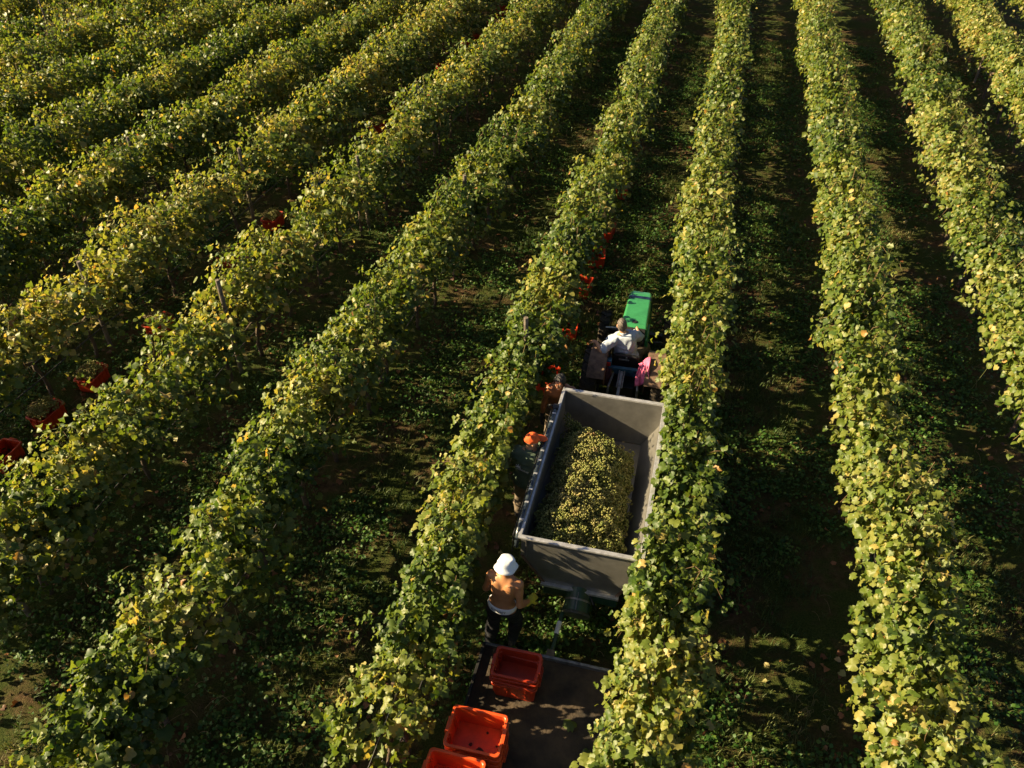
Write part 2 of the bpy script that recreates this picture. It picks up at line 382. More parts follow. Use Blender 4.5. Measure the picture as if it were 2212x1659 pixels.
    outv = np.stack([out, np.zeros(N), np.zeros(N)], -1)
    lp = lp+outv*rng.uniform(.01, .09, (N, 1))+rng.normal(0, .03, (N, 3))
    if keep is not None:
        k = keep(lp); lp, uu, out, outv = lp[k], uu[k], out[k], outv[k]; N = len(lp)
    nr = outv*.62+np.array([0, 0, .62])+SUNW*.35+rng.normal(0, .52, (N, 3))
    tp = np.array([0, 0, -1.])+outv*.5+rng.normal(0, .45, (N, 3))
    size = np.clip(rng.normal(.106, .03, N), .05, .17)*(1-.42*uu**3)
    tint = np.clip(.46+.16*snoise(rng, lp[:, 1]+lp[:, 2]*.6, .6)+rng.normal(0, .15, N)+yellow+.06*(1.2-lp[:, 2]), .02, .86)
    yel = rng.uniform(0, 1, N) < .01+yellow*.2; tint[yel] = rng.uniform(.78, .95, yel.sum())
    br = rng.uniform(0, 1, N) < .005; tint[br] = rng.uniform(.95, 1, br.sum())
    if extra is not None:
        ep, en, et, ez_, ti = extra(rng); lp = np.concatenate([lp, ep]); nr = np.concatenate([nr, en]); tp = np.concatenate([tp, et]); size = np.concatenate([size, ez_]); tint = np.concatenate([tint, ti])
    dist = np.linalg.norm(lp-np.array(CAM), axis=1); parts = []
    for lod, (a, b) in enumerate(((0, 12.5), (12.5, 19), (19, 999))):
        k = (dist >= a) & (dist < b)
        if k.any(): parts.append(leaves(rng, lp[k]-base, nr[k], tp[k], size[k]*(1.06 if lod == 2 else 1), tint[k], lod))
    V, F, T = join(parts)
    np_mesh('foliage', V, F, M_leaf, root, attrs={'tint': T})
    # bare canes that show between and above the leaves
    c = rng.uniform(0, 1, n) < .45; P = path[c][:, ::3]-base
    if keep is not None:
        P = P[keep(path[c][:, -1])]
    V, F, T = thin_tubes(P, .0045, rng.uniform(0, 1, len(P)))
    tag(np_mesh('cane', V, F, M_cane, root, attrs={'tint': T}), kind='stuff')
    ys = np.arange(s0, s1, 1.)
    for name, h, rad, m_, dx in (('fruiting_wire', .86, .003, M_wire, 0), ('upper_wire', 1.45, .0025, M_wire, .05), ('drip_hose', .55, .011, M_hose, .03)):
        mb = MB(); mb.tube([(q(t)+dx-base[0], t-base[1], h+.02*math.sin(t*2.1)) for t in ys], rad, 5); mb.build(name, m_, root)
    for t in np.arange(s0+.4, min(s1, 28), 1.15):
        if key in CRATE_Y and min(abs(t-c) for c in CRATE_Y[key]) < .42: continue
        if in_view(float(q(t)), t, .4, 30, 30, 30, 60):
            o = bpy.data.objects.new('trunk', trunk_me[rng.integers(4)]); col.objects.link(o); o.parent = root
            o.location = (float(q(t))-base[0]+rng.normal(0, .03), t-base[1]+rng.normal(0, .12), 0); o.rotation_euler = (0, 0, rng.choice([0, math.pi])+rng.normal(0, .2))
    ROW_LEAVES[key] = N

def keep_Z(p):   # the pickers, the crates and the trailer push the shoots aside
    c = np.zeros(len(p), bool)
    for yc in (12.25, 13.7, 14.95, 16.1, 18.3): c |= (np.abs(p[:, 1]-yc) < .33) & (p[:, 0] > -1.80) & (p[:, 2] < .6)
    return ~c & ~((p[:, 0] > -1.84) & (p[:, 1] > 4.9) & (p[:, 1] < 9.4)) & ~((p[:, 0] > -1.70) & (p[:, 1] > 2) & (p[:, 1] < 5))
def keep_W(p):   # the pickers' crates stand in the open between the leaves
    k = np.ones(len(p), bool)
    for yc in (6.65, 7.65, 8.7, 10.4, 13.0, 14.75): k &= ~((np.abs(p[:, 1]-yc) < .36) & (p[:, 0] > ROW['W'](yc)+.06) & (p[:, 2] < 1.25))
    return k
def keep_A(p):
    t = (p[:, 0] < .14) & (p[:, 1] > 5.9) & (p[:, 1] < 8.95) & (p[:, 2] < 1.56)
    t2 = (p[:, 0] < .13) & (p[:, 1] > 9.4) & (p[:, 1] < 12.6) & (p[:, 2] < 1.3)
    lim = np.interp(p[:, 1], [5.9, 6.6, 7.6, 8.9], [-.06, .02, .1, .14])
    t2 |= (p[:, 0] < -.02) & (p[:, 1] > 5.2) & (p[:, 1] < 6.1)
    return ~(t | t2 | ((p[:, 0] < lim) & (p[:, 1] > 5.8) & (p[:, 1] < 9)) | ((p[:, 0] < .02) & (p[:, 1] < 5.1) & (p[:, 2] < .8)))
def extra_A(rng):   # a long shoot that hangs out over the crate cart
    P = []; 
    for (a, b, n) in (((.2, 3.75, 1.5), (-.42, 3.15, 1.05), 26), ((.15, 3.5, 1.4), (-.15, 3.72, 1.1), 14), ((.1, 3.2, 1.3), (-.12, 2.9, 1.0), 12)):
        t = np.linspace(0, 1, n)[:, None]; P.append(np.array(a)*(1-t)+np.array(b)*t+np.array([0, 0, .16])*np.sin(t*3.1)+rng.normal(0, .045, (n, 3)))
    P = np.concatenate(P); N = len(P)
    return P, np.array([-.3, 0, .8])+rng.normal(0, .35, (N, 3)), np.array([-.7, -.3, -.5])+rng.normal(0, .4, (N, 3)), rng.uniform(.08, .14, N), rng.uniform(.35, .68, N)

vine_row('A', 'sunlit vine row pressed against the right side of the tractor and the grape trailer', 11, keep=keep_A, extra=extra_A, half=.33, fruit=0.3, low=.6)
vine_row('Z', 'vine row left of the tractor and trailer, pickers standing along it', 12, keep=keep_Z, gaps=((16.0, 16.5, .5), (2.6, 4.3, .4)), tops=((6.7, 7.6, -.28), (8.3, 9.0, -.28)), fruit=0.3, low=.6)
vine_row('B', 'pale fully lit vine row across the wide dark alley right of the trailer', 13, yellow=.02, dens=29, half=.37, fruit=0.25, low=.6)
vine_row('C', 'second pale lit vine row right of the dark alley, bulging near the frame edge', 14, yellow=.03, dens=29, half=.38, gaps=((13.6, 14.1, .6),), fruit=0.25, low=.6)
vine_row('D', 'third vine row right of the dark alley, cutting the top right corner of the field', 15, yellow=.08, half=.37)
vine_row('E', 'scrap of a vine row in the extreme top right corner', 16, yellow=.05)
vine_row('Y', 'second vine row to the left of the tractor, with no crates beside it', 17, gaps=((7.3, 7.7, .45), (4.3, 4.8, .4), (12.7, 13.1, .5)), half=.41, low=.45, fruit=.38)
vine_row('X', 'vine row in front of the line of grape crates, one bare post sticking up', 18, yellow=.07, gaps=((9.2, 9.9, .25), (12.1, 13.2, .25), (7.7, 8.2, .5)), tops=((12.0, 12.35, .25),), half=.47, low=.4, top=1.9, dens=31, fruit=.45)
vine_row('W', 'yellowing vine row directly behind the line of orange grape crates', 19, yellow=.10, gaps=((9.0, 9.9, .35), (13.9, 14.6, .3)), tops=((15.0, 16.3, .12),), half=.52, low=.35, top=1.94, dens=33, keep=keep_W)
vine_row('V', 'vine row behind the yellowing one, broken by a leaning grey post', 20, yellow=.05, gaps=((14.2, 14.9, .3), (18.2, 18.7, .5)), half=.46, low=.35, top=1.98, skirt=520, dens=34)
vine_row('U', 'dense dark vine row, first unbroken one above the leaning grey post', 21, yellow=.02, half=.5, low=.3, top=2.0, skirt=560, dens=34)
vine_row('T', 'dense dark vine row, second above the leaning grey post', 22, yellow=.02, half=.5, low=.3, top=2.0, skirt=560, dens=34)
vine_row('S', 'ragged vine row just below the grassy clearing in the upper left', 23, yellow=.07, gaps=((20.2, 21.2, .4), (24, 24.6, .5)), half=.5, low=.3, top=2.0, skirt=560, dens=34)
vine_row('Q', 'patchy vine row behind the grassy clearing with thin stakes', 24, yellow=.08, gaps=((22.5, 24.8, .12), (19, 19.7, .5)), half=.5, low=.3, top=2.0, skirt=560, dens=34)
vine_row('P', 'patchy vine row crossing the top left corner, just beyond the clearing', 25, yellow=.09, gaps=((23, 24, .4), (26, 26.6, .4)), half=.5, low=.3, top=2.0, skirt=560, dens=32)
vine_row('O', 'farthest vine row, a sliver at the very top left corner', 26, yellow=.08, half=.5, low=.3, top=2.0, skirt=560, dens=32)

# ------------------------------------------------------------------ ground
def nonuni(lo, hi, step, far):
    a = np.arange(lo, hi+step, step); g = [1.4**k*step for k in range(1, 60)]; e = np.cumsum(g); e = e[e < far]
    return np.concatenate([lo-e[::-1], a, hi+e])
gx, gy = nonuni(-26, 10, .14, 500), nonuni(0, 34, .14, 500)
XX, YY = np.meshgrid(gx, gy); rg = np.random.default_rng(5)
def bumps(x, y):
    return .018*np.sin(x*2.3+1.3*np.sin(y*.9))+.016*np.sin(y*1.7+x*.8)+.012*np.sin(x*5.1-y*3.7)+.01*np.sin(y*7.3+x*4.1)
CENT = list(ROW.values())
def row_gap(x, y):
    return np.min(np.abs(np.stack([np.asarray(x)-c(y) for c in CENT])), 0)
def ground_z(x, y):
    return np.where((np.abs(x) < 40) & (np.abs(y) < 60), bumps(x, y)+.05*np.exp(-(row_gap(x, y)/.35)**2)-.035, -.03)
ZZ = ground_z(XX, YY)+rg.normal(0, .006, XX.shape)
nx, ny = len(gx), len(gy); idx = np.arange(nx*ny).reshape(ny, nx)
tag(np_mesh('ground', np.stack([XX, YY, ZZ], -1).reshape(-1, 3), np.stack([idx[:-1, :-1], idx[:-1, 1:], idx[1:, 1:], idx[1:, :-1]], -1).reshape(-1, 4), M_soil, smooth=True),
    'dark brown vineyard soil between the rows with worn turf', 'ground', kind='structure')

def scatter(rng, n, wfun, x0=-24, x1=9.5, y0=1.2, y1=32):
    x = rng.uniform(x0, x1, n); y = y0+(y1-y0)*rng.uniform(0, 1, n)**1.15
    ok = in_view(x, y, 0, 40, 40, 20, 60); x, y = x[ok], y[ok]
    ok = rng.uniform(0, 1, len(x)) < wfun(x, y); return x[ok], y[ok]
pn = np.random.default_rng(9); PG = pn.uniform(0, 1, (90, 90)); PG2 = pn.uniform(0, 1, (200, 200))
def field(G, x, y, c):
    i = (np.asarray(x)+40)/c; j = (np.asarray(y)+10)/c; i0 = np.floor(i).astype(int) % (len(G)-1); j0 = np.floor(j).astype(int) % (len(G)-1); a = i-np.floor(i); b = j-np.floor(j)
    a = a*a*(3-2*a); b = b*b*(3-2*b)
    return (G[i0, j0]*(1-a)+G[i0+1, j0]*a)*(1-b)+(G[i0, j0+1]*(1-a)+G[i0+1, j0+1]*a)*b
def patchy(x, y): return .6*field(PG, x, y, 1.1)+.4*field(PG2, x, y, .4)

rng = np.random.default_rng(31)
# grass: tufts of blades in the alleys
x, y = scatter(rng, 130000, lambda x, y: np.clip((row_gap(x, y)-.3)*2, .04, 1)*np.clip((patchy(x, y)-.22)*2.4, .03, 1))
nb = 7; n = len(x)*nb; bx = np.repeat(x, nb)+rng.normal(0, .03, n); by = np.repeat(y, nb)+rng.normal(0, .03, n)
ln = np.repeat(rng.uniform(.05, .15, len(x)), nb)*rng.uniform(.6, 1.3, n); an = rng.uniform(0, 6.283, n); le = rng.uniform(.3, 1.1, n)
b0 = np.stack([bx, by, ground_z(bx, by)], -1); d = np.stack([np.cos(an), np.sin(an), np.zeros(n)], -1); sd = np.stack([-np.sin(an), np.cos(an), np.zeros(n)], -1)*rng.uniform(.003, .006, n)[:, None]
up = np.array([0, 0, 1.]); mid = b0+up*(ln*.6)[:, None]+d*(ln*le*.3)[:, None]; tipp = b0+up*(ln*.85)[:, None]+d*(ln*le)[:, None]
V = np.stack([b0-sd, b0+sd, mid+sd*.8, mid-sd*.8, tipp], 1).reshape(-1, 3); o5 = np.arange(n)[:, None]*5
F = np.concatenate([o5+np.array([[0, 1, 2]]), o5+np.array([[0, 2, 3]]), o5+np.array([[3, 2, 4]])])
tg = np.clip(np.repeat(.3+.5*field(PG, x, y, .9)+rng.normal(0, .12, len(x)), nb)+rng.normal(0, .1, n), 0, 1)
tag(np_mesh('grass', V, F, M_grass, attrs={'tint': np.repeat(tg, 5)}), 'short green and straw coloured grass growing in the alleys', 'grass', kind='stuff')
# low leafy weeds in patches
def wweed(x, y):
    g = row_gap(x, y); return np.clip((field(PG2, x+3, y+7, .75)*.7+field(PG, x+9, y, 1.6)*.5-.46)*5, 0, 1)*np.where(g < .35, .35, 1)
x, y = scatter(rng, 130000, wweed); nl = 4; n = len(x)*nl
px = np.repeat(x, nl)+rng.normal(0, .045, n); py = np.repeat(y, nl)+rng.normal(0, .045, n); pz = ground_z(px, py)+rng.uniform(.015, .13, n)
V, F, T = leaves(rng, np.stack([px, py, pz], -1), np.array([0, 0, 1.])+rng.normal(0, .45, (n, 3)), rng.normal(0, 1, (n, 3)), rng.uniform(.03, .065, n), np.clip(rng.normal(.5, .25, n), 0, 1), 2)
tag(np_mesh('weeds', V, F, M_weed, attrs={'tint': T}), 'patches of low bright green clover-like weeds on the alley floor', 'weeds', kind='stuff')
# fallen leaves, mostly under the vines
x, y = scatter(rng, 26000, lambda x, y: np.where(row_gap(x, y) < .7, .75, .28)*np.clip(field(PG2, x, y, .5)*1.5-.2, .05, 1)); n = len(x)
V, F, T = leaves(rng, np.stack([x, y, ground_z(x, y)+rng.uniform(.012, .05, n)], -1), np.array([0, 0, 1.])+rng.normal(0, .35, (n, 3)), rng.normal(0, 1, (n, 3)), rng.uniform(.05, .11, n), np.clip(rng.beta(1.3, 1.6, n), 0, 1), 1, curl=.9)
tag(np_mesh('fallen_leaves', V, F, M_fallen, attrs={'tint': T}), 'brown, orange and pale fallen vine leaves under the rows', 'fallen leaves', kind='stuff')
# dry stalks and prunings along the row feet
x, y = scatter(rng, 30000, lambda x, y: np.where(row_gap(x, y) < .6, .7, .12)*np.clip(patchy(x+5, y)*1.6-.3, .05, 1)); n = len(x)
an = rng.uniform(0, 6.283, n); ln = rng.uniform(.06, .3, n); a0 = np.stack([x, y, ground_z(x, y)+.01], -1); dv = np.stack([np.cos(an), np.sin(an), rng.uniform(.02, .6, n)], -1)
t = np.linspace(0, 1, 4)[None, :, None]; P = a0[:, None]+dv[:, None]*ln[:, None, None]*t+np.array([0, 0, 1.])*(.05*np.sin(t*3.14))
V, F, T = thin_tubes(P, .0028, rng.uniform(0, 1, n))
tag(np_mesh('dry_stalks', V, F, M_straw, attrs={'tint': T}), 'dry straw stalks and prunings along the feet of the vines', 'dry stalks', kind='stuff')

# ------------------------------------------------------------------ things: placed in world coordinates, stored relative to their own root
ORG = {}
def root_at(name, loc, label, cat, group=None):
    o = empty(name, loc); ORG[o.name] = Vector(loc); return tag(o, label, cat, group)
def put(mb, name, m, parent, bevel=0, smooth=False, label=None, seg=2):
    """mesh given in world coordinates, hung under parent"""
    g = ORG[parent.name]; mb.v = [(p[0]-g.x, p[1]-g.y, p[2]-g.z) for p in mb.v]
    o = mb.build(name, m, parent, bevel, smooth, seg=seg); ORG[o.name] = g
    if label: o['label'] = label
    return o
def rrect(cx, cy, hx, hy, r, z, n=5):
    P = []
    for sx, sy, a0 in ((1, 1, 0), (-1, 1, 90), (-1, -1, 180), (1, -1, 270)):
        for k in range(n):
            a = R(a0+90*k/(n-1)); P.append(Vector((cx+sx*(hx-r)+r*math.cos(a), cy+sy*(hy-r)+r*math.sin(a), z)))
    return P
def wheel(parent, name, x, y, r, w, lugs, rimr):
    """upright wheel, axle along x: the named part with tyre and rim below it"""
    M = Matrix.Translation((x, y, r)) @ Matrix.Rotation(math.pi/2, 4, 'Y')
    hub = put(MB().lathe([(rimr*.25, -w*.36), (rimr*.25, w*.36)], 16, M), name, M_grey, parent, .004)
    t = MB().lathe([(rimr, -w*.42), (r*.8, -w*.5), (r*.94, -w*.48), (r*.975, -w*.36), (r*.985, 0), (r*.975, w*.36), (r*.94, w*.48), (r*.8, w*.5), (rimr, w*.42), (rimr*.97, 0)], 40, M, closed=True)
    if lugs:
        for k in range(lugs):
            for sg in (-1, 1):
                a = 2*math.pi*(k+(.25 if sg > 0 else 0)+.1)/lugs; q = Matrix.Rotation(a, 3, 'Z') @ Matrix.Rotation(R(38*sg), 3, 'X')
                c = M @ (Matrix.Rotation(a, 4, 'Z') @ Vector((r*.985, 0, sg*w*.24))); t.box(c, (.045, .035, w*.58), M.to_3x3() @ q)
    put(t, 'tyre', M_tyre, hub)
    put(MB().lathe([(rimr, -w*.4), (rimr*.93, -w*.36), (rimr*.85, -w*.12), (.0001, -w*.1)], 28, M).lathe([(.0001, w*.1), (rimr*.85, w*.12), (rimr*.93, w*.36), (rimr, w*.4)], 28, M), 'rim', M_wheelrim, hub, smooth=False)
    return hub

# ---- wooden trellis posts
POSTS = [  # row, y, top height, lean, label
 ('V', 14.5, 1.98, .02, 'grey wooden post leaning in the gap of a row, tallest bare post left of centre'),
 ('W', 9.7, 1.85, .0, 'dark flat-topped wooden post at the left, just above the yellowing vines'),
 ('X', 9.6, 2.02, .03, 'pale round wooden post standing clear of the vines in front of the crates'),
 ('W', 14.7, 1.9, .02, 'wooden post whose foot shows beside the partly hidden orange crate and blue tub'),
 ('X', 15.2, 1.8, .0, 'wooden post with only its foot showing under the row right of the blue tub'),
 ('X', 19.3, 1.8, .0, 'wooden post with its foot in dry grass, far up the row right of the crates'),
 ('Y', 14.6, 1.9, .02, 'pale wooden post half buried in leaves of the second row left of the tractor'),
 ('Y', 9.9, 1.75, .0, 'wooden post foot under the second row left of the tractor, nearer the camera'),
 ('Z', 9.65, 2.08, .01, 'short pale post top poking out of the leaves left of the tractor driver'),
 ('X', 4.3, 1.6, .06, 'thick leaning wooden post in the shade at the lower left edge'),
 ('Q', 23.2, 2.15, .03, 'thin pale stake beside the grassy clearing at the upper left'),
 ('Q', 25.2, 2.1, .02, 'thin pale stake right of the grassy clearing, second in that row'),
 ('D', 29.0, 1.7, .0, 'pale post under the row at the upper right corner'),
 ('C', 21.5, 1.7, .0, 'pale post foot with prunings heaped round it at the upper right'),
]
for i, (rk, y, h, ln, lb) in enumerate(POSTS):
    rr = random.Random(i); x = float(ROW[rk](y)); x += -.05 if i != 8 else .0
    r = .024 if rk == 'Q' else .038
    m = MB().tube([(0, 0, -.05), (ln*.4, ln*.3, h*.5), (ln, ln*.6, h-.01), (ln, ln*.6, h)], [r*1.06, r, r*.97, r*.9], 12)
    o = m.build('trellis_post', M_post, smooth=False); o.location = (x, y, 0); o.rotation_euler = (0, rr.uniform(-.03, .03)-.02, rr.uniform(0, 6))
    tag(o, lb, 'post', 'wooden posts of the vine trellis')

# ---- harvest crates
def crate_proto(name, L, W, H, m):
    root = empty(name)
    hx, hy = L/2, W/2; tp = .88; b = MB()
    rings = [rrect(0, 0, hx*tp, hy*tp, .04, 0), rrect(0, 0, hx-.022, hy-.022, .04, H-.035), rrect(0, 0, hx, hy, .045, H-.03), rrect(0, 0, hx, hy, .045, H-.004),
             rrect(0, 0, hx-.006, hy-.006, .042, H), rrect(0, 0, hx-.024, hy-.024, .036, H), rrect(0, 0, hx-.03, hy-.03, .036, H-.006), rrect(0, 0, hx*tp-.008, hy*tp-.008, .034, .012)]
    b.loft(rings)
    ORG[root.name] = Vector()
    # stiffening ribs outside and ribs in the corners inside
    ribs = b
    for sy in (-1, 1):
        for k in (-.3, -.1, .1, .3):
            z0, z1 = .02, H-.035; y0 = sy*(hy*tp+(hy-.022-hy*tp)*z0/H+.003); y1 = sy*(hy-.022+.003)
            ribs.loft([[Vector((k*L-.006, y0, z0)), Vector((k*L+.006, y0, z0)), Vector((k*L+.006, y0+sy*.006, z0)), Vector((k*L-.006, y0+sy*.006, z0))], [Vector((k*L-.006, y1, z1)), Vector((k*L+.006, y1, z1)), Vector((k*L+.006, y1+sy*.012, z1)), Vector((k*L-.006, y1+sy*.012, z1))]])
    for sx in (-1, 1):
        for k in (-.26, -.18, .18, .26):
            z0, z1 = .02, H-.03; x0 = sx*(hx*tp-.012); x1 = sx*(hx-.033)
            ribs.loft([[Vector((x0, k*W-.008, z0)), Vector((x0, k*W+.008, z0)), Vector((x0-sx*.008, k*W+.008, z0)), Vector((x0-sx*.008, k*W-.008, z0))], [Vector((x1, k*W-.008, z1)), Vector((x1, k*W+.008, z1)), Vector((x1-sx*.012, k*W+.008, z1)), Vector((x1-sx*.012, k*W-.008, z1))]])
    body = ribs.build('crate_body', m, root); ORG[body.name] = Vector()
    for sx in (-1, 1):
        h = MB(); q = W*.16
        for yy in (-q, q): h.box((sx*(hx+.004), yy, H-.045), (.03, .014, .085))
        h.box((sx*(hx+.012), 0, H-.083), (.016, 2*q, .014)); h.box((sx*(hx-.004), 0, H+.004), (.034, 2*q+.014, .012))
        h.build('handle', m, root, .003)
    return root
def deep_copy(o, parent=None):
    c = o.copy(); col.objects.link(c); c.parent = parent
    for ch in o.children: deep_copy(ch, c)
    return c
def remove_tree(o):
    for ch in list(o.children): remove_tree(ch)
    bpy.data.objects.remove(o)
CR = {'small': crate_proto('grape_crate', .535, .375, .27, M_orange), 'large': crate_proto('grape_crate', .60, .455, .30, M_orange2)}
used = set()
def crate(kind, loc, rz, label, group, tilt=(0, 0)):
    p = CR[kind]; o = deep_copy(p); used.add(kind)
    o.location = loc; o.rotation_euler = (tilt[0], tilt[1], rz); tag(o, label, 'crate', group); return o

# ---- grapes
ico = [(0, 0, -1)]+[(.894*math.cos(R(72*k)), .894*math.sin(R(72*k)), -.447) for k in range(5)]+[(.894*math.cos(R(72*k+36)), .894*math.sin(R(72*k+36)), .447) for k in range(5)]+[(0, 0, 1)]
icoF = [(0, 1+(k+1) % 5, 1+k) for k in range(5)]+[(1+k, 1+(k+1) % 5, 6+k) for k in range(5)]+[(1+(k+1) % 5, 6+(k+1) % 5, 6+k) for k in range(5)]+[(6+k, 6+(k+1) % 5, 11) for k in range(5)]
ico = np.array(ico); icoF = np.array(icoF)
def bunches(rng, C, nb=30, L=.075, Wd=.042, rb=.0092):
    """a cluster of round berries at each of the centres C, each cluster lying its own way"""
    n = len(C); az = rng.uniform(0, 6.283, n); ti = rng.normal(0, .35, n); sc = rng.uniform(.8, 1.3, n)
    d = np.stack([np.cos(az)*np.cos(ti), np.sin(az)*np.cos(ti), np.sin(ti)], -1); a = unit(np.cross(d, [0, 0, 1.])); b = np.cross(d, a)
    t = rng.uniform(-1, 1, (n, nb)); th = rng.uniform(0, 6.283, (n, nb)); rad = np.sqrt(np.clip(1-t*t, 0, 1))*(1-.3*t)*rng.uniform(.75, 1, (n, nb))
    P = C[:, None]+sc[:, None, None]*((t*L)[..., None]*d[:, None]+(rad*Wd*np.cos(th))[..., None]*a[:, None]+(rad*Wd*np.sin(th))[..., None]*b[:, None])
    r = rb*rng.uniform(.85, 1.2, (n, nb)); V = P[:, :, None]+r[..., None, None]*ico[None, None]
    F = (icoF[None]+(np.arange(n*nb)*12)[:, None, None]).reshape(-1, 3)
    tint = np.clip((.36+.3*field(PG2, C[:, 0], C[:, 1], .5)+rng.normal(0, .15, n))[:, None]+rng.normal(0, .08, (n, nb)), 0, 1)
    return V.reshape(-1, 3), F, np.repeat(tint.ravel(), 12)
M_grape = ramp_mat('grape', [(0, (.09, .13, .025)), (.3, (.19, .22, .05)), (.65, (.28, .27, .085)), (.9, (.37, .32, .13)), (1, (.22, .14, .06))], rough=.4, spec=.4, trans=.28, tcol=1.35)
rng = np.random.default_rng(77)

# trailer load: a sheet of bunches over a mound
TL, TR, TF, TB = -1.36, .08, 8.79, 6.0
def load_z(x, y):
    v = np.clip((x+1.36)/1.44, 0, 1); z = 1.0+.50*v-.62*v**2.2+.06*np.sin(x*4+y*2.2)+.05*np.sin(y*4.1-x)
    z = z+.24*np.exp(-((x+.98)/.30)**2-((y-6.85)/.75)**2)+.10*np.exp(-((x+.6)/.5)**2-((y-7.5)/.8)**2)-.25*np.clip((y-8.3)/.4, 0, 1)*np.clip((x+1.1)/.4, 0, 1)
    ed = np.interp(y, [5.9, 6.7, 7.6, 8.4, 8.8], [-.17, -.17, -.22, -.27, -.55])-x
    z = z-.24*np.clip(1-ed/.4, 0, 1)**2-.05*np.clip(1-(y-6)/.5, 0, 1)
    return z
def load_in(x, y): return (x > TL+.10) & (x < np.interp(y, [5.9, 6.7, 7.6, 8.4, 8.8], [-.17, -.17, -.22, -.27, -.55])) & (y > TB+.15) & (y < np.interp(x, [-1.36, -1.1, -.9, -.2], [8.62, 8.5, 8.42, 8.3]))
n = 850; x = rng.uniform(TL, 0, n); y = rng.uniform(TB, 8.7, n); k = load_in(x, y); x, y = x[k], y[k]
V, F, T = bunches(rng, np.stack([x, y, load_z(x, y)+rng.normal(0, .05, len(x))], -1), nb=46, L=.09, Wd=.058, rb=.0118)
gxs, gys = np.linspace(TL+.02, -.05, 40), np.linspace(TB+.02, 8.77, 70); X, Y = np.meshgrid(gxs, gys); Z = load_z(X, Y)-.06-.5*(~load_in(X-.03, Y))*1.0
Z = np.maximum(Z, .70); ii = np.arange(X.size).reshape(X.shape)
Vm = np.stack([X, Y, Z], -1).reshape(-1, 3); Fm = np.concatenate([np.stack([ii[:-1, :-1], ii[:-1, 1:], ii[1:, 1:]], -1).reshape(-1, 3), np.stack([ii[:-1, :-1], ii[1:, 1:], ii[1:, :-1]], -1).reshape(-1, 3)])
xk = (Z.ravel() > .72); Fm = Fm[xk[Fm].all(1)]
o = np_mesh('grapes', np.concatenate([V, Vm]), np.concatenate([F, Fm+len(V)]), M_grape, smooth=True, attrs={'tint': np.concatenate([T, np.full(len(Vm), .02)])})
tag(o, 'heap of picked green and yellow grape bunches filling the open trailer', 'grapes', kind='stuff')
# a crateful, shared by the crates among the vines
n = 46; cx, cy = rng.uniform(-.2, .2, n), rng.uniform(-.13, .13, n)
V, F, T = bunches(rng, np.stack([cx, cy, .235+.09*np.cos(cx*6)*np.cos(cy*8)+rng.normal(0, .02, n)], -1), nb=30)
load = np_mesh('crate_grapes', V, F, M_grape, smooth=True, attrs={'tint': np.clip(T+.12, 0, 1)})
def grapes_in(loc, rz, label, scale=1.):
    o = load.copy(); col.objects.link(o); o.location = loc; o.rotation_euler = (0, 0, rz); o.scale = (scale,)*3
    tag(o, label, 'grapes', 'grapes in the picking crates')

P2 = math.pi/2
FIELD = [  # x, y, turn, crate label, grapes label or None
 (-9.57, 13.0, P2+.1, 'red-orange crate of grapes in the gap beside a vine row, near the middle left', 'grapes in the red-orange crate half hidden at the gap, middle left'),
 (-9.42, 14.75, P2, 'glimpse of an orange crate at the foot of a post, near the blue tub', 'green grapes spilling over the crate at the foot of the post by the blue tub'),
 (-9.62, 10.4, P2-.05, 'orange crate of grapes peeping over the vines beside the clear round post', 'grapes in the crate beside the clear round post'),
 (-9.85, 8.7, P2+.05, 'fully visible orange crate of grapes at the left, near corner towards us', 'grapes in the fully visible left crate with the sharp near corner'),
 (-9.96, 7.65, P2-.08, 'orange crate with grapes heaped above its rim at the left', 'bright grapes heaped highest, above the rim of the left crate'),
 (-9.98, 6.65, P2, 'dark orange crate cut by the left edge of the photo', None),
 (-9.03, 22.2, P2, 'far red crate of grapes, upper of the two behind the leafy row', 'grapes in the upper of the two far red crates'),
 (-9.1, 20.6, P2-.1, 'far red crate of grapes, lower of the two behind the leafy row', 'grapes in the lower of the two far red crates'),
 (-8.5, 31.2, P2, 'tiny far orange crate nearest the top edge of the field', None),
 (-8.6, 29.5, P2+.1, 'tiny far orange crate just below the topmost one', 'grapes in the tiny far crate near the top edge'),
 (-8.66, 28.2, P2, 'tiny far orange crate, third below the top edge', None),
 (-8.6, 33.0, P2, 'speck of an orange crate at the very top behind the leaves', None),
 (-1.74, 18.3, P2, 'orange crate of grapes farthest up the alley ahead of the tractor', 'grapes in the crate farthest up the alley ahead of the tractor'),
 (-1.77, 16.1, P2-.12, 'orange crate with a bright front under the leaves, second farthest ahead of the tractor', 'grapes in the second farthest crate ahead of the tractor'),
 (-1.80, 14.95, P2+.15, 'tilted red crate corner under the leaves, middle of the alley ahead of the tractor', None),
 (-1.90, 13.7, P2-.1, 'shaded orange crate under the leaves left ahead of the tractor bonnet', None),
 (-1.91, 12.25, P2+.12, 'orange crate edge beside the left front wheel of the tractor', None),
 (-1.97, 10.6, P2, 'red crate rim upright under the leaves behind the bare-chested man with glasses', None),
]
for x, y, rz, lb, gl in FIELD:
    crate('small', (x, y, .0), rz, lb, 'picking crates set down along the rows')
    if gl: grapes_in((x, y, .03), rz, gl, 1.08 if y < 8 else 1.)
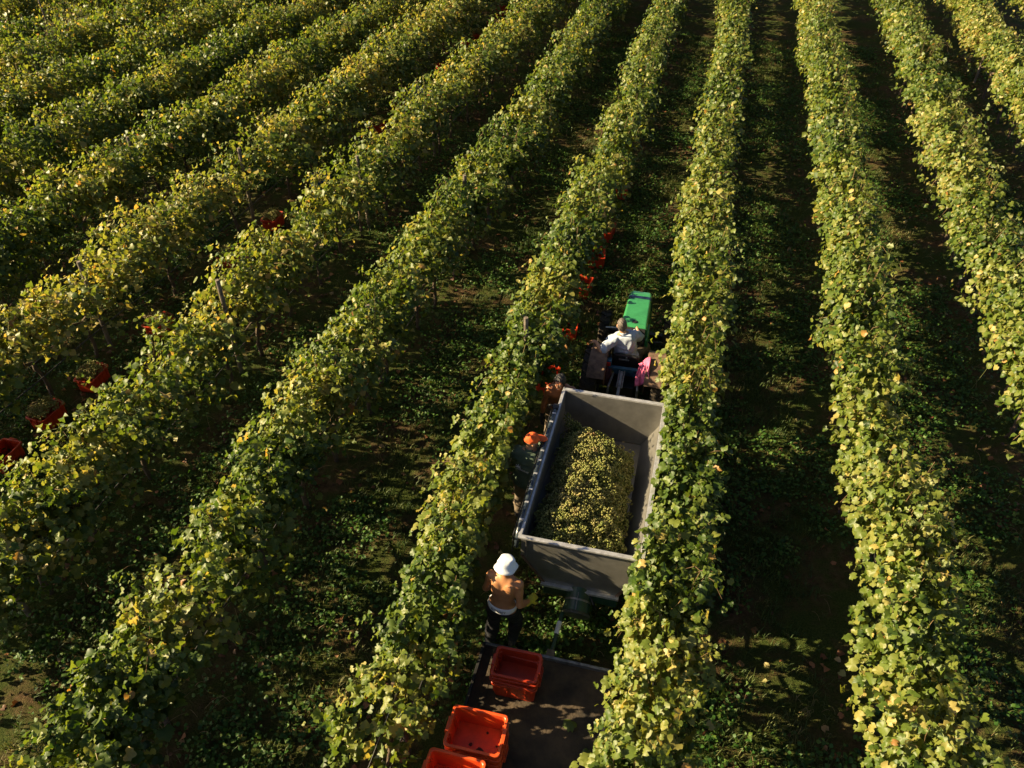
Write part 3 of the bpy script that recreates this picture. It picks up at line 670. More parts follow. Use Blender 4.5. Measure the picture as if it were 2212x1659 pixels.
# stacks on the cart
DECK = .475
names = ['topmost empty orange crate of the darker stack at the front of the cart', 'second crate from the top in the darker front stack on the cart', 'third crate down, its pinkish rim jutting out, in the darker front stack', 'bottom crate of the darker front stack, its side lit']
for k in range(4): crate('small', (-1.095+(.012 if k == 1 else -.012 if k == 2 else 0), 4.645-(.01 if k == 2 else 0), DECK+.065*(3-k)), .02 if k != 2 else -.03, names[k], 'stacked empty crates on the cart')
names = ['big bright empty crate with leaf scraps on its red floor, top of the middle stack', 'second crate from the top of the middle stack with leaf scraps', 'third crate from the top of the middle stack, near a pale strap', 'bottom crate of the middle stack with leaf scraps on top']
for k in range(4): crate('large', (-1.305+.006*(k % 2), 3.725, DECK+.11*(3-k)), .015, names[k], 'stacked empty crates on the cart')
names = ['bright empty crate cut off by the bottom edge of the photo, top of its stack', 'second crate in the stack cut by the bottom edge', 'third crate in the stack cut by the bottom edge', 'bottom crate in the stack cut by the bottom edge']
for k in range(4): crate('large', (-1.41, 3.215, DECK+.115*(3-k)), -.01, names[k], 'stacked empty crates on the cart')
for k in CR: remove_tree(CR[k])
bpy.data.objects.remove(load)
# scraps of leaves on the floor of the big crate, single leaves lying on the cart
def loose_leaf(loc, size, tintv, label, n=(0, 0, 1), t=(1, 0, 0), seed=1):
    r = np.random.default_rng(seed)
    V, F, T = leaves(r, np.zeros((1, 3)), np.array([n], float), np.array([t], float), np.array([size]), np.array([tintv]), 0, curl=.9)
    o = np_mesh('vine_leaf', V, F, M_leaf, attrs={'tint': T}); o.location = loc; tag(o, label, 'leaf', 'single leaves lying about'); return o
loose_leaf((-.40, 4.33, DECK+.05), .17, .45, 'large fresh green vine leaf lying on the dark cart deck', t=(-.3, -.9, 0), seed=3)
loose_leaf((-.17, 4.02, DECK+.04), .13, .3, 'dull shaded vine leaf near the right edge of the cart deck', t=(.9, .1, 0), seed=4)
loose_leaf((-1.67, 11.65, .1), .2, .4, 'big green leaf on the ground left of the tractor front wheel', n=(0, -.5, .8), t=(0, .9, .2), seed=6)
r = np.random.default_rng(8); sp = np.array([(-1.26, 3.64), (-1.36, 3.69), (-1.13, 3.63), (-1.22, 3.86), (-1.09, 3.74)]); zz = np.full(5, DECK+.33+.022)
V, F, T = leaves(r, np.column_stack([sp, zz]), np.array([0, 0, 1.])+r.normal(0, .15, (5, 3)), r.normal(0, 1, (5, 3)), np.array([.085, .045, .06, .035, .03]), np.full(5, .0), 1)
tag(np_mesh('leaf_scraps', V, F, M_fallen, attrs={'tint': T}), 'dark leaf scraps on the floor of the big bright crate', 'leaf scraps', kind='stuff')

# ---- tubs and bucket among the vines
def tub(loc, r, h, m, label, cat, rim=.012):
    o = MB().lathe([(.0001, .012), (r*.72, .012), (r*.97, h), (r+rim, h), (r+rim, h-.02), (r*.99, h-.025), (r*.74, 0), (.0001, 0)], 28).build('tub' if cat == 'tub' else 'bucket', m, smooth=False)
    o.location = loc; tag(o, label, cat)
    return o
tub((-9.12, 16.75, 0), .27, .36, M_bluep, 'blue plastic tub full of grapes seen through the gap in the vines', 'tub')
n = 34; a = rng.uniform(0, 6.28, n); q = np.sqrt(rng.uniform(0, 1, n))*.22
V, F, T = bunches(rng, np.stack([q*np.cos(a), q*np.sin(a), .33+.08*(1-(q/.22)**2)], -1), nb=26)
o = np_mesh('tub_grapes', V, F, M_grape, smooth=True, attrs={'tint': np.clip(T+.1, 0, 1)}); o.location = (-9.12, 16.75, 0); tag(o, 'pale grapes heaped in the blue tub', 'grapes', 'grapes in the picking crates')
tub((-8.72, 23.2, 0), .30, .36, M_greyp, 'grey-blue plastic tub behind leaves far up the row', 'tub')
tub((-8.8, 25.6, 0), .16, .34, M_red, 'small red bucket far up between the vine rows', 'bucket')

# ------------------------------------------------------------------ the grape trailer
L_, R_, Y0, Y1, ZR, ZK, ZB, XL, XR = -1.37, .09, 5.99, 8.81, 1.5, 1.12, .68, -1.07, -.13
tr = root_at('grape_trailer', (-.64, 7.4, 0), 'grey steel grape trailer with open V-shaped hopper, hitched behind the green tractor', 'trailer')
def plate(poly, t, axis=1):
    """flat plate: outline poly [(x, z)] at y from t[0] to t[1]"""
    return MB().loft([[Vector((p[0], t[0], p[1])) for p in poly], [Vector((p[0], t[1], p[1])) for p in poly]])
hexa = [(L_, ZR), (L_, ZK), (XL, ZB), (XR, ZB), (R_, ZK), (R_, ZR)]
tg_ = put(plate(hexa, (Y0, Y0+.022)), 'tailgate', M_steel, tr, .003)
fw_ = put(plate(hexa, (Y1-.022, Y1)), 'front_wall', M_steel, tr, .003)
for xa, xb, s in ((L_, XL, 1), (R_, XR, -1)):
    t = .02*s
    put(MB().loft([[Vector((xa, Y0+.024, ZR)), Vector((xa, Y1-.024, ZR)), Vector((xa+t, Y1-.024, ZR)), Vector((xa+t, Y0+.024, ZR))],
                   [Vector((xa, Y0+.024, ZK)), Vector((xa, Y1-.024, ZK)), Vector((xa+t, Y1-.024, ZK)), Vector((xa+t, Y0+.024, ZK))],
                   [Vector((xb, Y0+.024, ZB)), Vector((xb, Y1-.024, ZB)), Vector((xb+t*1.3, Y1-.024, ZB)), Vector((xb+t*1.3, Y0+.024, ZB))]]), 'side_wall', M_steel, tr)
put(MB().box(((XL+XR)/2, (Y0+Y1)/2, ZB-.014), (XR-XL+.05, Y1-Y0-.06, .022)), 'floor', M_steel, tr)
put(MB().box(((L_+R_)/2, Y0-.012, ZR+.008), (R_-L_+.06, .055, .03)), 'rim_rail', M_rim, tr, .004)
put(MB().box(((L_+R_)/2, Y1+.012, ZR+.008), (R_-L_+.06, .055, .03)), 'rim_rail', M_rim, tr, .004)
put(MB().box((R_+.018, (Y0+Y1)/2, ZR+.006), (.06, Y1-Y0-.035, .028)), 'rim_rail', M_rim, tr, .004)
put(MB().box((L_-.012, (Y0+Y1)/2, ZR+.006), (.045, Y1-Y0-.035, .028)), 'rim_rail', M_rim, tr, .004)
put(MB().box(((XL+XR)/2, Y0-.02, ZB-.01), (XR-XL+.06, .05, .045)), 'tail_sill', M_rim, tr, .004)
for xa in (L_+.07, R_-.07): put(MB().box((xa, Y0-.008, (ZR+ZK)/2-.01), (.012, .02, ZR-ZK-.02)), 'corner_bracket', M_grey, tr, .002)
for xa, xb in ((L_, XL), (R_, XR)):
    s = 1 if xa < xb else -1
    put(MB().loft([[Vector((xa-.008*s, Y0-.012, ZK+.03)), Vector((xa+.03*s, Y0-.012, ZK+.03)), Vector((xa+.03*s, Y0-.001, ZK+.03)), Vector((xa-.008*s, Y0-.001, ZK+.03))],
                   [Vector((xb-.02*s, Y0-.012, ZB+.015)), Vector((xb+.02*s, Y0-.012, ZB+.015)), Vector((xb+.02*s, Y0-.001, ZB+.015)), Vector((xb-.02*s, Y0-.001, ZB+.015))]]), 'edge_strip', M_fender, tr)
for k in range(4): put(MB().box((R_+.014, Y0+.4+k*.66, ZK+.17), (.026, .05, .30)), 'side_stake', M_steel, tr, .003)
roll = put(MB().tube([(L_-.05, Y0-.05, ZR-.16), (L_-.05, Y0+.06, ZR+.0), (L_-.05, Y0+.5, ZR+.03), (L_-.05, Y1-.55, ZR+.03), (L_-.05, Y1-.42, ZR+.02)], [.03, .032, .034, .034, .03], 14), 'cover_roll', M_cover, tr, smooth=True)
put(MB().tube([(L_-.10, Y0-.05, ZR-.26), (L_-.10, Y0+.02, ZR-.02), (L_-.10, Y1-.5, ZR+.02)], .009, 8), 'side_cable', M_black, tr)
rr = random.Random(3)
for k in range(9):
    yk = Y0+.25+k*.25+rr.uniform(-.06, .06); put(MB().box((L_-.045, yk, ZR+.055), (.05, .028, .02)), 'clamp', M_rim, roll, .004)
put(MB().box((L_-.05, Y1-.44, ZR+.03), (.08, .09, .07)).tube([(L_-.1, Y1-.44, ZR+.06), (L_-.16, Y1-.40, ZR+.02), (L_-.17, Y1-.30, ZR-.1)], .015, 8), 'winder', M_black, tr, .006)
put(MB().box((XL+.1, (Y0+Y1)/2, .53), (.1, 2.7, .16)).box((XR-.1, (Y0+Y1)/2, .53), (.1, 2.7, .16)).box(((XL+XR)/2, Y0+.12, .50), (.9, .06, .26)).box(((XL+XR)/2, 7.2, .42), (.8, .1, .1)).box(((XL+XR)/2, Y1-.1, .53), (.8, .08, .16)), 'chassis', M_dgreen, tr, .008)
put(MB().box(((XL+XR)/2, Y0+.05, .52), (.95, .02, .26)), 'rear_panel', M_dgreen, tr, .004)
put(MB().loft([[Vector((-.86, 8.75, .46)), Vector((-.42, 8.75, .46)), Vector((-.42, 8.75, .56)), Vector((-.86, 8.75, .56))], [Vector((-.69, 9.75, .44)), Vector((-.58, 9.75, .44)), Vector((-.58, 9.75, .52)), Vector((-.69, 9.75, .52))]]), 'drawbar', M_black, tr, .006)
for xw in (-1.08, -.20): wheel(tr, 'wheel', xw, 7.2, .36, .21, 0, .2)
ax = Vector((0, -.92, -.39)).normalized(); Md = Matrix.Translation((-.6, 5.99, .55)) @ ax.to_track_quat('Z', 'X').to_matrix().to_4x4()
drum = put(MB().lathe([(.15, -.10), (.165, -.08), (.165, .22), (.15, .235)], 32, Md), 'pump_drum', M_dgreen, tr, .004)
put(MB().lathe([(.18, .225), (.185, .24), (.18, .262), (.13, .27), (.0001, .274)], 32, Md), 'end_cap', mat('drum_cap', (.045, .05, .035), .55, var=.4, scale=12), drum)
put(MB().lathe([(.168, .07), (.172, .075), (.172, .09), (.168, .095)], 32, Md), 'band', M_grey, drum)
put(MB().tube([Md @ Vector((.168, .0, .0)), Md @ Vector((.178, 0, .08)), Md @ Vector((.172, .0, .22))], .006, 6), 'pipe', M_grey, drum)
put(MB().tube([(-.47, 6.0, .62), (-.40, 5.86, .60), (-.36, 5.9, .45), (-.4, 6.02, .4)], .012, 8), 'hose', M_black, tr)

# ------------------------------------------------------------------ the flat crate cart
ct = root_at('crate_cart', (-.81, 3.4, 0), 'low flat cart with muddy dark deck under the stacks of orange crates', 'cart')
put(MB().box((-.815, 3.36, DECK-.03), (1.56, 3.4, .05)), 'deck', M_deck, ct, .004)
put(MB().box((-1.60, 3.36, DECK+.0), (.035, 3.44, .10)), 'edge_rail', M_black, ct, .004)
put(MB().box((-.03, 3.36, DECK+.0), (.035, 3.44, .10)), 'edge_rail', M_black, ct, .004)
put(MB().box((-.815, 5.065, DECK+.005), (1.535, .035, .09)), 'edge_rail', M_grey, ct, .004)
put(MB().box((-.815, 1.66, DECK+.0), (1.535, .035, .10)), 'edge_rail', M_black, ct, .004)
put(MB().box((-1.2, 3.3, .36), (.08, 3.2, .1)).box((-.43, 3.3, .36), (.08, 3.2, .1)).box((-.815, 2.9, .28), (1.1, .07, .07)), 'underframe', M_black, ct, .005)
for xw in (-1.38, -.25): wheel(ct, 'wheel', xw, 2.9, .21, .14, 0, .12)
pole = put(MB().tube([(-.80, 5.04, .40), (-.78, 5.3, .45), (-.765, 5.65, .50), (-.72, 6.05, .52)], [.028, .026, .026, .026], 8), 'tow_pole', M_dgreen, ct, .003)
put(MB().tube([(-.777, 5.42, .478), (-.768, 5.58, .50)], .031, 10), 'white_sleeve', M_white, pole)
put(MB().box((-.795, 5.15, .45), (.10, .09, .07)), 'coupling', M_post, pole, .008)

# ------------------------------------------------------------------ the tractor
tx = -.60
tt = root_at('tractor', (tx, 10.9, 0), 'small narrow green vineyard tractor with black dashboard and rusty mudguards', 'tractor')
def hood_sec(y, ht, hb, zt, zb, r=.05):
    P = []
    for k in range(7): a = R(90*k/6); P.append(Vector((tx+ht-r+r*math.sin(a)*1.0, y, zt-r+r*math.cos(a))))
    P += [Vector((tx+hb, y, zb)), Vector((tx-hb, y, zb))]
    for k in range(7): a = R(90-90*k/6); P.append(Vector((tx-ht+r-r*math.sin(a), y, zt-r+r*math.cos(a))))
    return P
hood = put(MB().loft([hood_sec(11.42, .222, .25, 1.20, .72), hood_sec(11.9, .212, .245, 1.185, .70), hood_sec(12.18, .205, .24, 1.165, .68), hood_sec(12.28, .195, .235, 1.14, .68, .06), hood_sec(12.33, .165, .21, 1.08, .70, .07)]), 'hood', M_green, tt, .004, smooth=False)
put(MB().loft([hood_sec(11.99, .2125, .2455, 1.1855, .92), hood_sec(12.075, .2105, .2445, 1.1805, .90)], cap=True), 'stripe', M_stripe, hood)
cowl = put(MB().loft([hood_sec(11.10, .232, .255, 1.175, .80), hood_sec(11.16, .230, .255, 1.205, .74), hood_sec(11.41, .222, .25, 1.205, .72)]), 'cowl', M_green, tt, .004)
put(MB().lathe([(.044, .0), (.044, .012), (.036, .016), (.0001, .016)], 20, Matrix.Translation((tx, 11.215, 1.203))), 'filler_cap', M_black, cowl)
for s in (-1, 1):
    put(MB().loft([[Vector((tx+s*.215, 11.0, .62)), Vector((tx+s*.30, 11.0, .62)), Vector((tx+s*.255, 11.02, 1.0)), Vector((tx+s*.215, 11.02, 1.0))],
                   [Vector((tx+s*.215, 11.5, .66)), Vector((tx+s*.272, 11.5, .66)), Vector((tx+s*.257, 11.5, 1.0)), Vector((tx+s*.215, 11.5, 1.0))]]), 'side_panel', M_green, tt, .01)
dash = put(MB().loft([[Vector((tx-.2, 11.09, 1.165)), Vector((tx+.2, 11.09, 1.165)), Vector((tx+.2, 11.13, 1.165)), Vector((tx-.2, 11.13, 1.165))],
                      [Vector((tx-.21, 10.98, .98)), Vector((tx+.21, 10.98, .98)), Vector((tx+.21, 11.13, .98)), Vector((tx-.21, 11.13, .98))],
                      [Vector((tx-.2, 11.02, .62)), Vector((tx+.2, 11.02, .62)), Vector((tx+.2, 11.13, .62)), Vector((tx-.2, 11.13, .62))]]), 'dashboard', M_black, tt, .008)
for gx_, r_ in ((-.07, .035), (.085, .045)):
    Mg = Matrix.Translation((tx+gx_, 11.028, 1.085)) @ Vector((0, -.83, .55)).to_track_quat('Z', 'Y').to_matrix().to_4x4()
    put(MB().lathe([(r_, -.005), (r_, .008), (r_*.85, .008), (r_*.8, .003), (.0001, .003)], 20, Mg), 'gauge', M_grey, dash)
Mw = Matrix.Translation((tx, 10.93, 1.03)) @ Vector((0, -.55, .83)).to_track_quat('Z', 'Y').to_matrix().to_4x4()
sw = MB().lathe([(.165+.013*math.cos(R(45*k)), .013*math.sin(R(45*k))) for k in range(8)], 32, Mw, closed=True)
for k in range(3): a = R(90+120*k); sw.tube([Mw @ Vector((0, 0, -.02)), Mw @ Vector((.16*math.cos(a), .16*math.sin(a), 0))], .009, 6)
sw.tube([Mw @ Vector((0, 0, .0)), Mw @ Vector((0, 0, -.2))], .018, 8); put(sw, 'steering_wheel', M_black, tt)
put(MB().box((tx, 11.75, .55), (.36, 1.0, .36)).box((tx, 10.7, .5), (.34, 1.2, .3)).box((tx, 10.4, .52), (1.05, .16, .16)).box((tx, 12.05, .36), (1.05, .1, .1)).box((tx-.36, 10.98, .44), (.3, .42, .03)).box((tx+.36, 10.98, .44), (.3, .42, .03)), 'chassis', M_black, tt, .01)
for s in (-1, 1):
    wheel(tt, 'rear_wheel', tx+s*.585, 10.4, .52, .27, 18, .27)
    wheel(tt, 'front_wheel', tx+s*.585, 12.06, .35, .19, 14, .18)
    f = []
    for k, a in enumerate(np.linspace(30, 142, 13)):
        ra = .60; yy, zz_ = 10.42+ra*math.cos(R(a)), .50+ra*math.sin(R(a)); y2, z2_ = 10.42+(ra-.018)*math.cos(R(a)), .50+(ra-.018)*math.sin(R(a))
        xi, xo = tx+s*.33, tx+s*(.615 if k > 1 else .56)
        f.append([Vector((xi, yy, zz_)), Vector((xo, yy, zz_)), Vector((xo, y2, z2_)), Vector((xi, y2, z2_))])
    fd = put(MB().loft(f), 'fender', M_fender, tt, .003)
    side = [Vector((tx+s*.335, 10.42+.59*math.cos(R(a)), .50+.59*math.sin(R(a)))) for a in np.linspace(30, 142, 13)]+[Vector((tx+s*.335, 10.05, .62)), Vector((tx+s*.335, 10.8, .62))]
    put(MB().loft([side, [p+Vector((-.012*s, 0, 0)) for p in side]]), 'skirt', M_fender, fd)
seat = put(MB().loft([rrect(tx-.03, 10.66, .22, .2, .06, .66), rrect(tx-.03, 10.66, .23, .21, .06, .72), rrect(tx-.03, 10.66, .21, .19, .06, .745)]), 'seat', M_black, tt, .006)
put(MB().loft([[p+Vector((0, 0, 0)) for p in rrect(tx-.03, 10.49, .21, .035, .03, .74)], [p for p in rrect(tx-.03, 10.475, .23, .04, .03, .92)], [p for p in rrect(tx-.03, 10.455, .20, .035, .03, 1.05)]]), 'backrest', M_black, tt, .006)
put(MB().box((tx-.06, 10.43, .97), (.17, .03, .03)).box((tx-.02, 10.42, 1.02), (.03, .025, .03)), 'backrest_plate', M_grey, tt, .004)
put(MB().box((tx+.02, 10.31, .86), (.62, .07, .07), Matrix.Rotation(R(-1), 3, 'Y')).box((tx+.02, 10.33, .78), (.45, .05, .1)), 'crossbar', M_blue, tt, .006)
lamp = put(MB().box((tx-.31, 10.31, .98), (.12, .10, .10)), 'tail_lamp', M_blue, tt, .008)
put(MB().box((tx-.31, 10.255, .97), (.105, .014, .07)), 'lens', M_red, lamp, .004)
tl = put(MB().box((tx-.06, 9.92, .72), (.05, .78, .05), Matrix.Rotation(R(16), 3, 'X')).box((tx-.05, 9.55, .64), (.075, .25, .07), Matrix.Rotation(R(16), 3, 'X')), 'top_link', M_grey, tt, .004)
put(MB().tube([(tx-.05, 9.78, .73), (tx+.07, 9.78, .73)], .008, 6), 'pin', M_rim, tl)
for dx in (-.1, -.015): put(MB().tube([(tx+dx, 10.3, .86), (tx+dx+.0, 9.95, .75)], .012, 6), 'link_rod', M_grey, tt)
for s in (-1, 1): put(MB().tube([(tx+s*.2, 10.28, .78), (tx+s*.24, 9.98, .72), (tx+s*.24, 9.9, .45), (tx+s*.22, 9.45, .42)], [.02, .022, .018, .022], 8), 'lift_arm', M_grey, tt)
put(MB().tube([(tx-.34, 10.66, .75), (tx-.34, 10.72, 1.0)], .009, 6).lathe([(.0001, -.02), (.02, 0), (.0001, .02)], 10, Matrix.Translation((tx-.34, 10.72, 1.01))), 'hand_lever', M_black, tt)
put(MB().tube([(tx-.22, 11.35, .95), (tx-.5, 11.33, .93)], .012, 8), 'side_rod', M_rim, tt)
put(MB().tube([(tx+.26, 11.1, .9), (tx+.5, 11.12, .92), (tx+.56, 11.12, .86)], .014, 8), 'side_arm', M_black, tt)

# pink cloth over the right mudguard, maroon cloth at the left one
def cloth(name, corner, du, dv, sag, m, label, nu=22, nv=26, seed=0, fold=.02):
    r = np.random.default_rng(seed); u, v = np.meshgrid(np.linspace(0, 1, nu), np.linspace(0, 1, nv)); c = np.array(corner)
    P = c+u[..., None]*np.array(du)+v[..., None]*np.array(dv); ph = r.uniform(0, 6, 6)
    d = fold*(np.sin(u*15+ph[0]+2*np.sin(v*2.5+ph[1]))*(.35+.65*v)+.5*np.sin(u*31+v*4+ph[2]))
    P = P+sag(u, v)+np.array([.15, -.7, .6])*d[..., None]
    P[..., 0] += .03*np.sin(v*5+ph[3])*(1-.5*u); P[..., 2] += .02*np.sin(u*6+ph[4])
    ii = np.arange(u.size).reshape(u.shape)
    o = np_mesh(name, P.reshape(-1, 3)-c, np.stack([ii[:-1, :-1], ii[:-1, 1:], ii[1:, 1:], ii[1:, :-1]], -1).reshape(-1, 4), m, smooth=True); o.location = corner
    sd_ = o.modifiers.new('thickness', 'SOLIDIFY'); sd_.thickness = .006
    tag(o, label, 'cloth'); return o
cloth('cloth', (-.43, 10.36, .99), (.19, .03, .15), (.04, -.34, -.05), lambda u, v: np.stack([0*u+.05*v*np.sin(u*3), .05*np.sin(v*3)*(1-u), -.16*v**2+.05*np.sin(v*3.1)], -1), M_pink, 'crumpled pink cloth draped beside the right rear mudguard of the tractor', seed=2)
cloth('cloth', (-.97, 10.2, .92), (.12, .03, .0), (.02, -.03, -.32), lambda u, v: np.stack([.02*np.sin(v*4), -.06*np.sin(u*3.1)*np.sin(v*3), 0*u], -1), M_maroon, 'dark maroon cloth hanging behind the left rear mudguard of the tractor', seed=5)

# ------------------------------------------------------------------ people: one smooth body surface each, drawn out of rounded bones; clothes are skins over the same bones
class Field:
    """a distance field on a grid, turned into one closed surface"""
    def __init__(s, lo, hi, h):
        s.lo = np.array(lo, float); s.h = h; s.n = np.ceil((np.array(hi)-s.lo)/h).astype(int)+1
        s.ax = [s.lo[i]+h*np.arange(s.n[i]) for i in range(3)]; s.D = np.full(s.n, .5)
    def _sub(s, lo, hi):
        a = np.clip(np.floor((lo-s.lo)/s.h).astype(int), 0, s.n); b = np.clip(np.ceil((hi-s.lo)/s.h).astype(int)+1, 0, s.n)
        sl_ = tuple(slice(a[i], b[i]) for i in range(3)); g = np.meshgrid(*[s.ax[i][sl_[i]] for i in range(3)], indexing='ij'); return sl_, np.stack(g, -1)
    def _mix(s, sl_, d, k):
        o = s.D[sl_]
        if k < 0: s.D[sl_] = np.maximum(o, -d); return
        h = np.maximum(k-np.abs(o-d), 0)/max(k, 1e-6); s.D[sl_] = np.minimum(o, d)-h*h*k*.25
    def cone(s, a, b, ra, rb, k=.02):
        a, b = np.array(a, float), np.array(b, float); m = max(ra, rb)+.05; sl_, p = s._sub(np.minimum(a, b)-m, np.maximum(a, b)+m)
        if p.size == 0: return
        ab = b-a; t = np.clip(((p-a) @ ab)/max(ab @ ab, 1e-9), 0, 1); d = np.linalg.norm(p-a-t[..., None]*ab, axis=-1)-(ra+(rb-ra)*t); s._mix(sl_, d, k)
    def ell(s, c, r, B=None, k=.02):
        c = np.array(c, float); r = np.array(r, float); m = r.max()+.05; sl_, p = s._sub(c-m, c+m)
        if p.size == 0: return
        q = (p-c) @ (B if B is not None else np.eye(3)); k0 = np.linalg.norm(q/r, axis=-1); k1 = np.linalg.norm(q/(r*r), axis=-1); s._mix(sl_, k0*(k0-1)/np.maximum(k1, 1e-6), k)
    def grid(s): return np.stack(np.meshgrid(*s.ax, indexing='ij'), -1)
    def clip(s, c, n):
        n = unit(np.array(n, float)); s.D = np.maximum(s.D, (s.grid()-np.array(c)) @ n)
    def wrinkle(s, amp, f, seed=0):
        p = s.grid(); r = np.random.default_rng(seed); w = 0
        for _ in range(4):
            d = unit(r.normal(0, 1, 3)*np.array([1, 1, .6])); w = w+np.sin((p @ d)*f*r.uniform(.7, 1.5)+2*np.sin((p @ unit(r.normal(0, 1, 3)))*f*.5)+r.uniform(0, 6))
        s.D = s.D+amp*w*.5
    def mesh(s):
        D = s.D; ins = D < 0; n = D.shape
        acc = np.zeros((n[0]-1, n[1]-1, n[2]-1, 3)); cnt = np.zeros((n[0]-1, n[1]-1, n[2]-1))
        for ax in range(3):
            o = [i for i in range(3) if i != ax]
            for da in (0, 1):
                for db in (0, 1):
                    sa = [None]*3; sb = [None]*3
                    sa[ax] = slice(0, n[ax]-1); sb[ax] = slice(1, n[ax])
                    for q, dd in ((o[0], da), (o[1], db)): sa[q] = sb[q] = slice(dd, n[q]-1+dd)
                    A, B = D[tuple(sa)], D[tuple(sb)]; cr_ = (A < 0) != (B < 0); t = np.where(cr_, A/np.where(cr_, A-B, 1), 0)
                    acc[..., ax] += np.where(cr_, t, 0); acc[..., o[0]] += np.where(cr_, da, 0); acc[..., o[1]] += np.where(cr_, db, 0); cnt += cr_
        act = cnt > 0; ids = -np.ones(cnt.shape, int); ids[act] = np.arange(act.sum())
        I = np.stack(np.nonzero(act), -1); V = s.lo+s.h*(I+acc[act]/cnt[act][:, None]); F = []
        for ax in range(3):
            o = [(ax+1) % 3, (ax+2) % 3]
            sa = [slice(0, n[i]) for i in range(3)]; sb = list(sa); sa[ax] = slice(0, n[ax]-1); sb[ax] = slice(1, n[ax])
            for q in o: sa[q] = sb[q] = slice(1, n[q]-1)
            A, B = ins[tuple(sa)], ins[tuple(sb)]
            for flip, c in ((0, A & ~B), (1, ~A & B)):
                E = np.stack(np.nonzero(c), -1)
                if len(E) == 0: continue
                E[:, o[0]] += 1; E[:, o[1]] += 1; q = []
                for d0, d1 in ((-1, -1), (0, -1), (0, 0), (-1, 0)):
                    e = E.copy(); e[:, o[0]] += d0; e[:, o[1]] += d1; q.append(ids[e[:, 0], e[:, 1], e[:, 2]])
                q = np.stack(q, -1); F.append(q[:, ::-1] if flip else q)
        return V, np.concatenate(F)
def put_np(V, F, name, m, parent, label=None):
    o = np_mesh(name, V-np.array(ORG[parent.name]), F, m, parent, smooth=True); ORG[o.name] = ORG[parent.name]
    if label: o['label'] = label
    return o
A_ = lambda *p: np.array(p, float)
def frame(up, fwd):
    u = unit(A_(*up)); f = A_(*fwd); f = unit(f-u*(f @ u)); r = np.cross(f, u); return np.stack([r, f, u], 1)   # columns right, forward, up

def hand(F, wr, d, nrm, side, grow=0., curl=.5, k=.006):
    """palm, four bent fingers of unequal length and a thumb; d points along the fingers, nrm out of the back of the hand"""
    d = unit(d); n = unit(nrm-d*(nrm @ d)); s = np.cross(d, n)*side
    B = np.stack([s, d, n], 1); wr = A_(*wr)
    F.ell(wr+d*.05, A_(.042, .055, .017)+grow, B, .012)
    for off, ln, c in ((-.031, .062, 1.15), (-.011, .072, 1.), (.010, .078, .95), (.030, .070, .85)):
        a = wr+d*.088+s*off; t1 = curl*c*.8; d1 = d*math.cos(t1)-n*math.sin(t1); b = a+d1*ln*.55; t2 = curl*c*1.9; d2 = d*math.cos(t2)-n*math.sin(t2); F.cone(a, b, .0105+grow, .0095+grow, k); F.cone(b, b+d2*ln*.45, .0095+grow, .008+grow, k)
    a = wr+d*.025+s*.034; b = a+unit(s*.75+d*.6-n*.35)*.045; F.cone(a, b, .013+grow, .0115+grow, .01); F.cone(b, b+unit(d*.8+s*.25-n*.5)*.035, .011+grow, .009+grow, k)

